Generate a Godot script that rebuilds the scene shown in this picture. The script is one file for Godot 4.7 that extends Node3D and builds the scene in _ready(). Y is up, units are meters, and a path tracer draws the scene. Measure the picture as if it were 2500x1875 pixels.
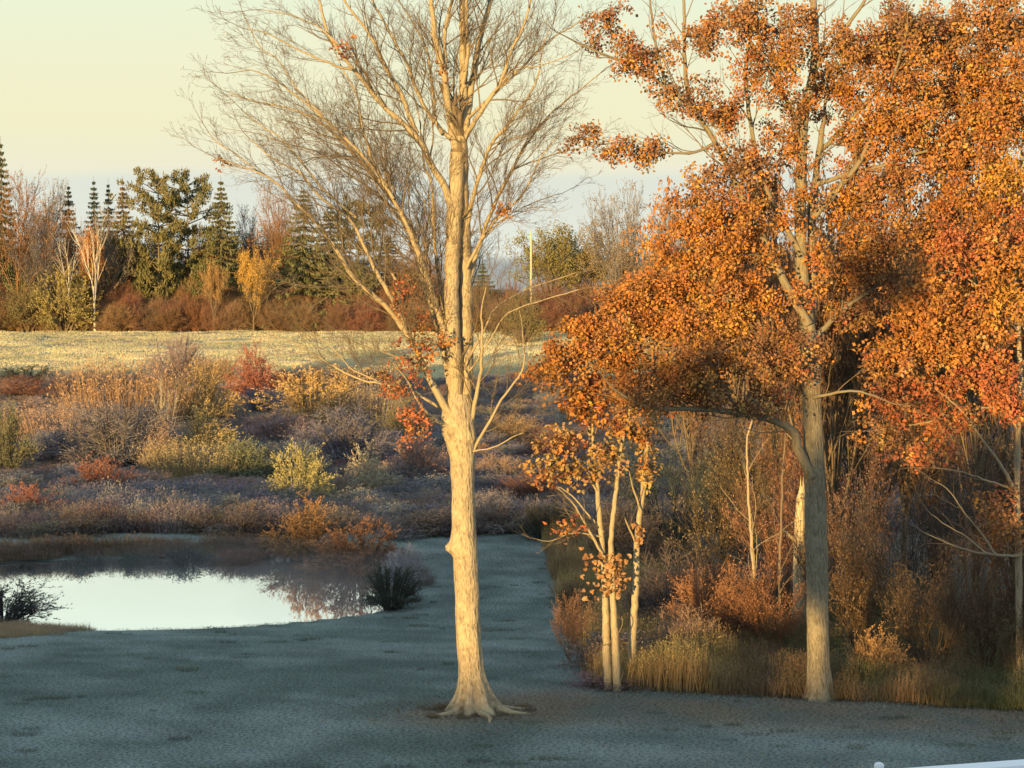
extends Node3D
# A frosty autumn morning: lawn, pond and meadow below a house, low sun from behind on the left.

const WATER := -2.25
const SUN_UP := 2.3
const SUN_SIDE := 25.0
const KNOTS := [[-400, 12.0], [-200, 10.3], [-120, 7.95], [-60, 4.2], [0, 1.7], [20, 1.0], [36, 0.35], [44, 0.0], [52, -0.75], [62, -2.0], [70, -2.12], [84, -2.15], [92, -2.7], [102, -3.2], [130, -3.1], [165, -2.8], [197, -2.2], [253, 0.45], [262, 0.6], [300, 0.3], [400, -3.5], [3000, -70.0]]
const POND := [
	[-22.66,-67.83],
	[-19.45,-64.81],
	[-17.36,-64.14],
	[-16.21,-63.32],
	[-14.71,-62.21],
	[-13.28,-61.9],
	[-10.47,-62.36],
	[-7.84,-63.32],
	[-6.08,-64.31],
	[-4.59,-65.58],
	[-3.95,-67.83],
	[-3.79,-70.23],
	[-4.2,-72.8],
	[-5.01,-74.32],
	[-6.38,-75.45],
	[-7.8,-76.73],
	[-9.6,-77.69],
	[-12.52,-78.18],
	[-15.36,-78.06],
	[-18.14,-77.69],
	[-20.07,-77.09],
	[-21.75,-76.38],
	[-24.15,-75.68],
	[-25.55,-72.8]]

const MAPLE_TRUNK := [
	[-0.02,-0.06,0.4],
	[-0.08,0.4,0.33],
	[-0.14,1.01,0.28],
	[-0.19,1.62,0.27],
	[-0.22,2.44,0.26],
	[-0.26,3.45,0.26],
	[-0.31,4.47,0.25],
	[-0.32,5.48,0.26],
	[-0.36,5.98,0.33],
	[-0.41,6.43,0.37],
	[-0.42,6.73,0.33],
	[-0.41,6.98,0.24]]

const MAPLE_LIMBS := [
	[0.15,0.17,0.25,[[-0.49,6.44,0.05],[-0.47,7.49,0.1],[-0.53,8.49,0.12],[-0.54,9.48,0.12],[-0.5,10.47,0.11],[-0.45,11.27,0.06],[-0.42,12.16,0]]],
	[0.16,0.17,0.25,[[-0.28,6.58,-0.05],[-0.25,7.88,-0.11],[-0.25,9.08,-0.14],[-0.3,10.28,-0.15],[-0.34,11.27,-0.12],[-0.36,12.16,-0.08],[-0.38,12.55,0]]],
	[0.1,0.04,1,[[-0.42,12.06,0],[-0.55,12.74,0.1],[-0.64,13.42,0.2],[-0.68,13.8,0.3],[-0.87,14.57,0.4],[-0.96,15.33,0.5],[-1.01,15.99,0.6]]],
	[0.05,0.03,1,[[-0.68,13.75,0.3],[-0.66,14.78,0.23],[-0.52,15.37,0.17],[-0.44,16.16,0.1]]],
	[0.12,0.05,1,[[-0.36,12.45,0],[-0.29,13.05,-0.08],[-0.29,14.04,-0.15],[-0.33,15.43,-0.23],[-0.35,16.32,-0.3]]],
	[0.09,0.04,1,[[-0.27,12.55,0],[-0.14,13.45,-0.17],[0.02,14.46,-0.35],[0.3,15.47,-0.52],[0.49,16.09,-0.7]]],
	[0.05,0.03,1,[[-0.3,13.62,0.1],[-0.19,14.29,0.27],[-0.21,15.14,0.43],[-0.17,15.89,0.6]]],
	[0.06,0.02,1,[[-0.27,12.45,0.1],[0.19,13.18,0.26],[0.5,13.6,0.42],[0.74,14.28,0.58],[1.05,14.91,0.74],[1.19,15.56,0.9]]],
	[0.04,0.01,1,[[-0.22,12.87,0],[0.82,13.85,-0.2],[1.54,14.58,-0.4],[2.3,15.04,-0.6],[2.8,15.3,-0.8]]],
	[0.06,0.01,1,[[-0.28,10.28,-0.1],[-0.06,11.27,0.07],[0.27,12.24,0.23],[0.74,12.82,0.4],[1.25,13.58,0.57],[1.36,14.14,0.73],[1.51,14.63,0.9]]],
	[0.06,0.01,1,[[-0.26,9.08,-0.1],[0.1,10.36,-0.21],[0.42,11.16,-0.33],[0.74,11.8,-0.44],[1.06,12.37,-0.56],[1.54,12.98,-0.67],[2.19,13.54,-0.79],[2.8,14.04,-0.9]]],
	[0.04,0.01,1,[[-0.23,9.68,0.1],[0.23,10.51,0.38],[0.97,11.25,0.65],[1.36,12.01,0.92],[1.65,12.38,1.2]]],
	[0.09,0.02,1,[[-0.49,10.77,0.1],[-0.7,11.46,0.18],[-0.96,11.85,0.26],[-1.23,12.43,0.33],[-2.01,13.17,0.41],[-2.51,13.78,0.49],[-2.89,14.24,0.57],[-3.15,14.73,0.64],[-3.29,15.3,0.72],[-3.37,15.67,0.8]]],
	[0.06,0.02,1,[[-1.28,12.54,0.25],[-1.62,13.41,0.36],[-1.84,13.79,0.47],[-2.22,14.55,0.58],[-2.56,15,0.68],[-2.75,15.29,0.79],[-2.93,15.66,0.9]]],
	[0.05,0.02,1,[[-0.55,12.45,0.1],[-0.77,12.65,0],[-1.17,13.21,-0.1],[-1.45,13.93,-0.2],[-1.69,14.41,-0.3],[-2.05,15.06,-0.4],[-2.26,15.46,-0.5],[-2.41,15.87,-0.6]]],
	[0.04,0.01,1,[[-0.72,12.54,0.1],[-0.89,12.85,-0.07],[-0.97,13.65,-0.23],[-1.1,14.42,-0.4],[-1.46,15.08,-0.57],[-1.71,15.49,-0.73],[-1.83,15.92,-0.9]]],
	[0.08,0.01,1,[[-0.51,7.69,0.1],[-1,9.29,0.22],[-1.43,10.47,0.34],[-1.82,11.25,0.47],[-2.08,11.68,0.59],[-2.77,12.45,0.71],[-3.38,12.98,0.83],[-4.1,13.55,0.96],[-4.66,13.8,1.08],[-4.99,13.75,1.2]]],
	[0.04,0.01,1,[[-1.76,11.15,0.6],[-2.16,11.84,0.52],[-2.4,12.62,0.44],[-2.56,13.41,0.36],[-2.88,13.96,0.28],[-3.1,14.49,0.2]]],
	[0.08,0.01,1,[[-0.57,6.98,-0.1],[-0.82,8.28,-0.18],[-1.19,9.48,-0.26],[-1.35,10.36,-0.34],[-1.83,11.16,-0.42],[-2.24,11.68,-0.5],[-3.04,12.53,-0.58],[-3.53,12.93,-0.66],[-4.18,13.18,-0.74],[-4.8,13.31,-0.82],[-5.41,13.51,-0.9]]],
	[0.09,0.01,1,[[-0.46,6.35,0.2],[-0.85,7.01,0.31],[-1.39,8.1,0.42],[-1.77,8.7,0.53],[-1.93,8.9,0.64],[-2.59,9.49,0.75],[-2.93,10.07,0.85],[-3.38,10.65,0.96],[-3.83,11.12,1.07],[-4.28,11.57,1.18],[-4.84,11.8,1.29],[-5.4,11.98,1.4]]],
	[0.06,0.01,1,[[-1.48,8.3,0.5],[-1.79,9.01,0.46],[-2.18,9.68,0.42],[-2.49,10.35,0.39],[-2.73,10.75,0.35],[-3.4,11.26,0.31],[-3.76,11.73,0.27],[-4.25,11.95,0.24],[-4.84,12.44,0.2]]],
	[0.04,0.01,1,[[-1.66,8.6,0.5],[-1.72,9.41,0.3],[-2.24,9.88,0.1],[-2.73,10.28,-0.1],[-3.07,10.64,-0.3],[-3.54,11.18,-0.5]]],
	[0.06,0.01,1,[[-0.47,7.38,-0.15],[-0.82,8.27,-0.31],[-1.04,8.87,-0.47],[-1.28,9.88,-0.62],[-1.57,10.69,-0.78],[-2.11,11.46,-0.94],[-2.47,12.12,-1.1]]],
	[0.06,0.01,1,[[-0.47,7.27,-0.2],[-0.75,8.92,-0.27],[-0.91,10.08,-0.33],[-0.99,11.48,-0.4],[-1.15,11.88,-0.47],[-1.27,12.99,-0.53],[-1.52,13.89,-0.6]]],
	[0.04,0.01,1,[[-0.57,6.47,-0.2],[-1.34,6.95,-0.47],[-2.06,7.14,-0.73],[-2.62,7.22,-1],[-3.2,7.5,-1.27],[-4.04,7.98,-1.53],[-4.63,8.16,-1.8]]],
	[0.02,0.01,1,[[-1.86,7.03,-0.8],[-2.38,7.28,-0.9],[-2.8,7.45,-1],[-3.18,7.88,-1.1],[-3.67,8.25,-1.2]]],
	[0.04,0.01,1,[[-0.56,6.25,0.25],[-0.84,6.41,0.34],[-1.22,6.78,0.42],[-1.48,7.32,0.51],[-1.77,7.62,0.6]]],
	[0.03,0.01,1,[[-1.25,7.5,0.3],[-1.32,7.68,0.6],[-2.01,7.94,0.9],[-2.41,8.09,1.2]]],
	[0.04,0.01,1,[[-0.13,5.59,0.1],[0.01,5.95,0.2],[0.18,6.23,0.3],[0.34,6.56,0.4],[0.58,6.96,0.5],[0.82,7.28,0.6],[1.01,7.67,0.7],[0.98,8.32,0.8],[0.9,8.81,0.9]]],
	[0.06,0.01,1,[[-0.19,6.09,0.1],[-0.02,6.94,0.18],[0.08,7.42,0.27],[0.1,7.9,0.35],[0.12,8.46,0.43],[0.09,8.78,0.52],[0.2,9.29,0.6]]],
	[0.03,0.01,1,[[-0.25,7.59,0.1],[0.18,8.43,-0.1],[0.34,8.75,-0.3],[0.59,8.97,-0.5],[1.19,9.27,-0.7],[2.11,9.57,-0.9]]],
	[0.02,0.01,1,[[-0.16,7.49,0.1],[0.13,7.9,0.32],[0.34,8.27,0.53],[0.58,8.68,0.75],[0.92,8.87,0.97],[1.66,9.11,1.18],[2.14,9.25,1.4]]],
	[0.02,0.01,1,[[-0.09,5.75,0.2],[0.39,5.87,0.4],[0.74,6.09,0.6],[0.98,6.2,0.8]]],
	[0.03,0.01,1,[[-2.61,13.85,0.8],[-3,13.94,0.92],[-3.8,14.29,1.05],[-4.34,14.56,1.17],[-4.69,14.61,1.3]]],
	[0.02,0.01,1,[[-2.85,14.33,0.8],[-3.29,14.73,0.7],[-3.59,14.9,0.6],[-4.09,15.05,0.5],[-4.47,15.13,0.4]]],
	[0.03,0.01,1,[[-2.57,10.77,0.3],[-3.28,11.36,0.1],[-3.71,11.87,-0.1],[-4.21,12.47,-0.3],[-4.66,12.74,-0.5],[-5.1,13.1,-0.7]]],
	[0.02,0.01,1,[[-4.05,11.38,1.1],[-4.69,11.81,1],[-5.13,12.15,0.9],[-5.48,12.34,0.8],[-5.63,12.53,0.7]]],
	[0.02,0.01,1,[[-3.19,12.88,0.9],[-3.69,13.37,0.73],[-4.19,14.07,0.55],[-4.6,14.38,0.38],[-4.91,14.98,0.2]]],
	[0.03,0.01,1,[[-1.55,10.59,-0.9],[-2.17,11.3,-1.04],[-2.79,11.71,-1.18],[-3.51,12.23,-1.32],[-4.24,12.44,-1.46],[-4.88,12.66,-1.6]]],
	[0.02,0.01,1,[[0.09,10.28,0],[0.59,10.78,-0.27],[1.19,11.09,-0.53],[1.7,11.29,-0.8]]],
	[0.02,0.01,1,[[0.74,11.8,-0.5],[1.19,12,-0.73],[1.8,12.21,-0.97],[2.22,12.32,-1.2]]],
	[0.02,0.01,1,[[0.5,13.6,0.4],[0.88,13.86,0.67],[1.37,13.93,0.93],[1.94,14.1,1.2]]]]

const MAPLE_AT := [-0.75,0.12,-41.2]

const MAPLE_TUFTS := [
	[[-2.74,14.27,0.9],0.26,0.22,12,3],
	[[-1.56,9.1,0.7],0.3,0.55,26,3],
	[[-0.94,8.16,0.5],0.45,0.38,34,0],
	[[-1.42,7.63,0.8],0.45,0.45,30,3],
	[[-1.38,6.38,0.6],0.26,0.45,46,4],
	[[-1.23,8.6,0.6],0.25,0.3,12,3],
	[[0.45,10.9,1],0.3,0.2,8,1],
	[[-1.95,7.3,0.2],0.4,0.3,16,2],
	[[-1.64,7.01,0.4],0.35,0.3,18,3],
	[[-1.32,9.38,-0.4],0.25,0.4,10,0],
	[[-5.37,11.94,1.3],0.16,0.1,4,1],
	[[-0.69,13.96,0.2],0.14,0.3,7,1]]

const OAK_AT := [7,0.04,-42.8]

const OAK_TRUNK := [
	[0,-0.08,0.33],
	[-0.02,0.22,0.27],
	[-0.06,0.75,0.25],
	[-0.09,2.23,0.24],
	[-0.14,3.82,0.24],
	[-0.18,4.97,0.24],
	[-0.22,5.81,0.23],
	[-0.26,6.85,0.21],
	[-0.29,7.69,0.2],
	[-0.34,8.31,0.2]]

const OAK_LIMBS := [
	[0.12,0.03,1,[[-0.29,5.1,0.2],[-0.64,5.79,0.37],[-0.77,6.17,0.54],[-1.33,6.44,0.71],[-2.37,6.63,0.89],[-3.2,6.69,1.06],[-4.03,6.74,1.23],[-4.64,7.05,1.4]]],
	[0.04,0.01,1,[[-3.19,6.67,0.9],[-3.6,7.13,0.98],[-4.02,7.54,1.05],[-4.53,7.85,1.12],[-5.14,8.15,1.2]]],
	[0.05,0.01,1,[[-1.94,6.54,0.7],[-2.34,7.2,0.58],[-2.54,7.61,0.45],[-2.94,8.11,0.33],[-3.55,8.63,0.2]]],
	[0.17,0.07,1,[[-0.34,8.26,0],[-0.45,9.14,0.01],[-0.54,9.96,0.02],[-0.57,10.79,0.03],[-0.56,11.61,0.04],[-0.54,12.63,0.05],[-0.5,13.25,0.06],[-0.33,14.06,0.07],[-0.29,14.87,0.08],[-0.35,15.68,0.09],[-0.39,16.29,0.1]]],
	[0.13,0.06,1,[[-0.31,8.25,-0.15],[-0.24,9.13,-0.19],[-0.28,9.96,-0.23],[-0.28,10.9,-0.27],[-0.2,11.62,-0.32],[-0.11,12.35,-0.36],[-0.04,12.87,-0.4]]],
	[0.08,0.03,1,[[-0.31,10.79,-0.2],[0.17,11.41,0],[0.64,12.01,0.2],[0.91,12.61,0.4],[1.26,13.61,0.6],[1.51,14.59,0.8]]],
	[0.11,0.02,1,[[-0.4,8.52,0.2],[-0.89,9.35,0.31],[-1.53,10.58,0.42],[-1.96,11.39,0.53],[-2.54,12.5,0.64],[-3.11,13.29,0.76],[-3.63,13.69,0.87],[-4.24,14.07,0.98],[-4.95,14.36,1.09],[-5.56,14.6,1.2]]],
	[0.05,0.03,1,[[-3.11,13.3,0.7],[-3.22,14.1,0.73],[-3.25,14.99,0.77],[-3.27,15.99,0.8]]],
	[0.04,0.02,1,[[-3.63,13.68,0.9],[-3.82,14.4,0.73],[-3.92,15.02,0.57],[-4.01,15.94,0.4]]],
	[0.04,0.01,1,[[-2.56,12.49,0.8],[-3.03,12.27,1],[-3.65,12.26,1.2],[-4.26,12.35,1.4],[-4.87,12.44,1.6]]],
	[0.07,0.03,1,[[-0.5,9.96,0.1],[-0.99,10.79,0.21],[-1.32,11.4,0.33],[-1.54,12,0.44],[-1.77,13.01,0.56],[-1.9,14.1,0.67],[-1.72,15.19,0.79],[-1.64,15.97,0.9]]],
	[0.06,0.02,1,[[-0.55,12.63,0.1],[-0.94,13.43,0.38],[-1.39,14.11,0.65],[-1.83,14.68,0.92],[-2.17,15.34,1.2]]],
	[0.04,0.02,1,[[-0.26,6.87,0.2],[0.12,7,0.6],[0.56,7.08,1],[0.99,6.95,1.4]]],
	[0.07,0.02,1,[[-0.31,8.1,0.1],[0.21,8.62,-0.08],[0.86,9.13,-0.25],[1.62,9.55,-0.42],[2.39,9.65,-0.6]]],
	[0.06,0.02,1,[[-0.2,11.62,-0.3],[0.38,11.82,-0.08],[1.16,12.02,0.15],[2.04,12.31,0.38],[2.9,12.5,0.6]]],
	[0.06,0.02,1,[[-0.11,12.35,-0.4],[0.55,12.98,-0.5],[1.29,13.82,-0.6],[2.24,14.55,-0.7],[3.09,15.18,-0.8],[3.83,15.71,-0.9]]],
	[0.06,0.03,1,[[-0.34,14.06,0.1],[0.1,14.76,0.2],[0.58,15.35,0.3],[0.96,16.04,0.4]]],
	[0.06,0.01,1,[[-0.37,8.94,0.2],[-0.88,9.14,0.27],[-1.51,9.14,0.33],[-2.34,9.04,0.4],[-3.16,9.15,0.47],[-3.99,9.05,0.53],[-4.81,8.64,0.6]]],
	[0.05,0.03,1,[[1.65,13.21,-0.8],[1.69,14.25,-0.83],[1.58,15.19,-0.87],[1.52,16.23,-0.9]]],
	[0.04,0.01,1,[[-0.32,7.7,0.2],[-0.91,7.61,0.57],[-1.57,7.84,0.93],[-2.23,7.96,1.3]]]]

const OAK_CROWN := [
	[[-5.06,14.95,1.1],0.62,0.52,26,2],
	[[-4.45,14.36,1.1],0.57,0.47,24,1],
	[[-3.84,14.48,0.9],0.83,0.62,40,1],
	[[-2.73,14.88,0.9],0.83,0.57,44,1],
	[[-3.13,13.48,0.9],0.73,0.52,40,2],
	[[-2.36,13.19,0.8],0.78,0.57,60,1],
	[[-1.47,14.08,0.9],0.88,0.83,90,0],
	[[-1.84,15.16,1],0.78,0.57,60,1],
	[[-0.98,15.01,0.6],0.73,0.62,50,1],
	[[0.19,13.84,-0.9],0.93,0.73,90,0],
	[[0.54,14.51,0.6],0.98,0.83,100,1],
	[[1.63,15.06,0.2],1.04,0.73,110,2],
	[[1.7,13.93,0.4],1.04,0.83,130,0],
	[[2.94,14.85,-0.6],1.04,0.83,110,1],
	[[3.94,15.5,-0.9],0.93,0.73,90,1],
	[[4.02,14.14,-0.7],0.93,0.83,110,0],
	[[3.03,13.25,0],1.04,0.73,120,0],
	[[1.31,12.88,0.9],0.93,0.73,120,0],
	[[0.76,12.46,-0.5],0.73,0.62,70,0],
	[[-1.03,12.66,-0.4],0.57,0.52,40,0],
	[[-2.04,11.96,1.2],0.83,0.62,60,2],
	[[-3.01,11.28,0.9],0.93,0.57,70,1],
	[[-2.26,10.87,1],0.98,0.57,100,0],
	[[-3.18,10.37,0.6],0.98,0.62,100,0],
	[[-1.31,11.42,-0.5],0.57,0.52,40,2],
	[[0.85,11.21,-0.3],0.83,0.73,90,0],
	[[1.51,11.59,0.5],0.93,0.73,120,1],
	[[2.67,12.21,0.3],1.04,0.73,120,0],
	[[3.71,12.73,0.2],0.83,0.62,90,0],
	[[3.96,11.69,0.5],0.78,0.57,100,5],
	[[1.27,10.38,-0.3],0.83,0.62,60,2],
	[[0.67,9.96,-0.4],0.67,0.62,56,0],
	[[-1.75,10.07,0.6],0.83,0.62,80,0],
	[[-2.52,9.56,0.7],1.04,0.62,110,0],
	[[-3.59,9.35,0.7],0.98,0.52,100,0],
	[[-4.42,8.95,0.9],0.83,0.47,90,0],
	[[-5.19,8.4,1.1],0.88,0.47,110,0],
	[[-5.85,7.8,1.2],0.67,0.36,60,0],
	[[-6.25,7.47,1.2],0.47,0.23,26,0],
	[[-4.73,7.84,1.1],0.93,0.52,110,0],
	[[-3.5,8.54,0.8],1.04,0.52,120,0],
	[[-2.35,8.64,0.6],0.93,0.52,110,5],
	[[-1.51,8.94,0.4],0.62,0.52,60,0],
	[[-1.96,7.93,0.8],1.14,0.52,100,2],
	[[-0.96,7.73,0.9],0.83,0.62,90,2],
	[[-3.09,7.53,0.9],0.98,0.52,90,0],
	[[-4.12,6.93,1.1],0.83,0.52,60,1],
	[[-1.02,8.28,0.6],0.52,0.37,36,2],
	[[0.55,8.61,-0.2],0.73,0.62,50,2],
	[[1.08,9.34,-0.3],0.73,0.52,50,2],
	[[0.4,9.13,-0.6],0.47,0.52,26,0],
	[[-1.56,6.92,0.9],0.73,0.41,36,2],
	[[-2.59,7.03,1],0.73,0.41,40,2],
	[[-5.56,12.54,1.5],0.62,0.31,14,1],
	[[-4.77,12.35,1.5],0.62,0.31,18,1],
	[[-3.96,12.25,1.4],0.62,0.36,26,1],
	[[2.27,10.59,-0.6],0.83,0.62,70,1],
	[[3.28,11.22,-0.5],0.83,0.62,90,0],
	[[1.43,14.62,-1.4],0.93,0.83,90,2],
	[[2.46,15.24,-1.3],0.93,0.73,90,1],
	[[3.58,14.42,-1.5],0.93,0.83,100,0],
	[[4.5,15.04,-1.4],0.83,0.83,90,1],
	[[2.99,13.76,-1.2],0.93,0.73,90,2],
	[[4.16,13.24,-1.2],0.93,0.73,90,1],
	[[2.26,12.71,-1.2],0.83,0.62,70,2],
	[[4.42,13.71,-0.6],0.73,0.73,70,0],
	[[-0.56,12.3,0.5],0.41,0.62,12,0],
	[[-0.76,10.88,0.6],0.41,0.41,12,0],
	[[-0.27,9.96,0.6],0.52,0.41,14,0],
	[[-0.54,9.15,0.6],0.57,0.41,18,0],
	[[-0.65,13.31,0.5],0.52,0.41,14,1],
	[[-1.01,14.39,0.8],0.52,0.41,18,1],
	[[-0.38,15.01,0.6],0.52,0.52,18,1],
	[[-0.42,11.39,0.5],0.41,0.41,8,0]]

const RED_AT := [11.73,-0.01,-43.5]

const RED_TRUNK := [
	[0,-0.07,0.12],
	[-0.03,0.43,0.09],
	[-0.06,1.61,0.07],
	[-0.11,3.22,0.07],
	[-0.17,4.51,0.07],
	[-0.17,5.78,0.06],
	[-0.12,6.95,0.06],
	[-0.2,8.54,0.04],
	[-0.33,10.01,0.04],
	[-0.41,11.37,0.02]]

const RED_LIMBS := [
	[0.05,0.01,1,[[-0.18,4.6,0.1],[-0.58,5.28,0.26],[-1,5.83,0.42],[-1.41,6.36,0.58],[-1.82,6.79,0.74],[-2.28,7.12,0.9]]],
	[0.04,0.01,1,[[-0.11,3.24,0.1],[-0.72,3.29,0.3],[-1.29,3.39,0.5],[-1.87,3.6,0.7],[-2.49,3.89,0.9]]],
	[0.03,0.01,1,[[-0.77,3.32,0.5],[-1.13,3.85,0.65],[-1.54,4.29,0.8],[-1.94,4.84,0.95],[-2.29,5.06,1.1]]],
	[0.02,0.01,1,[[-1,3.36,0.6],[-1.4,3.73,0.5],[-1.7,3.87,0.4],[-2.21,4.23,0.3]]],
	[0.03,0.01,1,[[-0.18,4.73,0.1],[-0.88,4.98,0.4],[-1.58,5.22,0.7],[-2.27,5.36,1]]],
	[0.04,0.01,1,[[-0.12,6.95,0],[-0.76,7.49,0.2],[-1.45,7.92,0.4],[-2.33,8.35,0.6],[-3.1,8.15,0.8]]],
	[0.04,0.01,1,[[-0.18,8.33,0],[-0.79,8.96,0.2],[-1.47,9.59,0.4],[-2.25,9.8,0.6]]],
	[0.03,0.01,1,[[-0.27,9.59,0],[-0.83,10.22,0.3],[-1.43,10.63,0.6],[-1.92,10.73,0.9]]],
	[0.04,0.01,1,[[-0.16,6.21,0],[-0.82,6.64,0.08],[-1.68,6.43,0.15],[-2.75,6.23,0.23],[-3.49,6.13,0.3]]],
	[0.04,0.01,1,[[-0.13,7.48,0],[0.2,8.33,0.1],[0.68,9.17,0.2],[1.05,10.01,0.3]]]]

const RED_CROWN := [
	[[-2.2,9.19,0.9],1.16,0.63,150,0],
	[[-0.9,10.01,0.6],0.9,0.74,120,0],
	[[-1.7,10.32,0.9],0.95,0.58,100,4],
	[[-2.53,8.57,1],1.05,0.53,120,0],
	[[-3.01,7.89,0.9],1,0.47,100,0],
	[[-1.65,8.15,0.8],1.05,0.63,130,0],
	[[-0.63,8.92,0.6],0.63,0.63,70,5],
	[[-0.99,7.53,0.9],0.74,0.47,80,4],
	[[-0.56,6.84,0.7],0.53,0.63,60,4],
	[[-2.92,6.99,0.5],0.9,0.47,70,3],
	[[-2.03,6.45,0.3],0.95,0.42,60,3],
	[[-3.37,6.12,0.2],0.63,0.42,36,2],
	[[-2.4,5.69,0.6],0.74,0.3,30,4],
	[[-1.84,7.22,0.8],0.74,0.42,60,3],
	[[-0.35,10.84,0.2],0.63,0.63,60,4],
	[[0.4,10.01,0],0.84,0.95,60,0],
	[[-0.71,4.48,0.6],0.53,0.42,22,2],
	[[-0.28,3.79,0.2],0.47,0.53,24,1],
	[[-3.51,7.5,0.3],0.63,0.47,50,2],
	[[0.73,8.01,0.1],0.84,0.95,60,0]]

const STEMS_AT := [2.43,-0.06,-44.3]

const STEMS_TRUNKS := [
	[0.11,0.03,1,[[-0.16,-0.02,0.1],[-0.22,0.99,0.11],[-0.25,2.08,0.12],[-0.31,3.17,0.14],[-0.41,4.26,0.15],[-0.48,5.02,0.16],[-0.59,5.78,0.17],[-0.7,6.53,0.19],[-0.76,7.18,0.2]]],
	[0.1,0.03,1,[[0.03,-0.01,0.25],[-0.04,1.24,0.28],[-0.09,2.33,0.31],[-0.14,3.32,0.34],[-0.08,4.18,0.38],[0,4.94,0.41],[0.06,5.54,0.44],[0.19,6.23,0.47],[0.37,6.98,0.5]]],
	[0.11,0.03,1,[[0.38,0.09,-0.5],[0.44,1.31,-0.5],[0.5,2.41,-0.5],[0.54,3.63,-0.5],[0.64,4.51,-0.5],[0.73,5.49,-0.5],[0.79,6.37,-0.5],[0.87,7.24,-0.5],[0.92,7.89,-0.5]]]]

const STEMS_LIMBS := [
	[0.04,0.01,1,[[-0.28,3.13,0.2],[-0.57,3.64,0.38],[-1.01,4.42,0.55],[-1.54,4.98,0.73],[-1.97,5.32,0.9]]],
	[0.03,0.01,1,[[-0.31,3.73,0.2],[-0.66,4.12,-0.07],[-1.09,4.58,-0.33],[-1.41,4.71,-0.6]]],
	[0.04,0.01,1,[[-0.55,5.56,0.2],[-0.56,6.21,0.23],[-0.55,6.97,0.27],[-0.47,7.61,0.3]]],
	[0.03,0.01,1,[[0.61,4.13,-0.4],[0.43,4.65,-0.23],[0.33,4.99,-0.07],[0.26,5.34,0.1]]],
	[0.03,0.01,1,[[0.51,3.3,-0.5],[0.33,3.76,-0.3],[0.15,4.12,-0.1],[0.04,4.42,0.1]]],
	[0.03,0.01,1,[[0.77,6.04,-0.5],[1.22,6.57,-0.7],[1.67,7.11,-0.9]]],
	[0.03,0.01,1,[[-0.46,4.7,0.2],[-0.79,5.27,0.43],[-1.22,5.72,0.67],[-1.65,5.95,0.9]]],
	[0.02,0.01,1,[[-0.35,3.62,0.2],[-1,3.76,0.43],[-1.54,3.58,0.67],[-1.86,3.67,0.9]]]]

const STEMS_CROWN := [
	[[-1.17,6.99,0.6],0.64,0.38,44,1],
	[[-0.53,6.56,0.5],0.64,0.48,60,0],
	[[0.38,6.23,0.4],0.48,0.59,50,1],
	[[-1.39,5.89,0.8],0.64,0.38,40,6],
	[[-0.9,5.27,0.5],0.54,0.43,36,6],
	[[-1.65,5.41,0.8],0.54,0.32,20,6],
	[[-0.26,5.7,0.5],0.43,0.54,36,6],
	[[0.17,6.97,0.3],0.64,0.43,50,0],
	[[0.98,7.46,-0.5],0.64,0.43,40,0],
	[[0.64,5.31,-0.2],0.32,0.43,16,6],
	[[-0.69,7.19,0.4],0.64,0.43,50,0],
	[[-1.81,5.1,0.9],0.43,0.27,10,3],
	[[-1.12,3.81,0.8],0.43,0.32,8,3],
	[[1.21,6.8,-0.6],0.54,0.38,24,1]]

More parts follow.
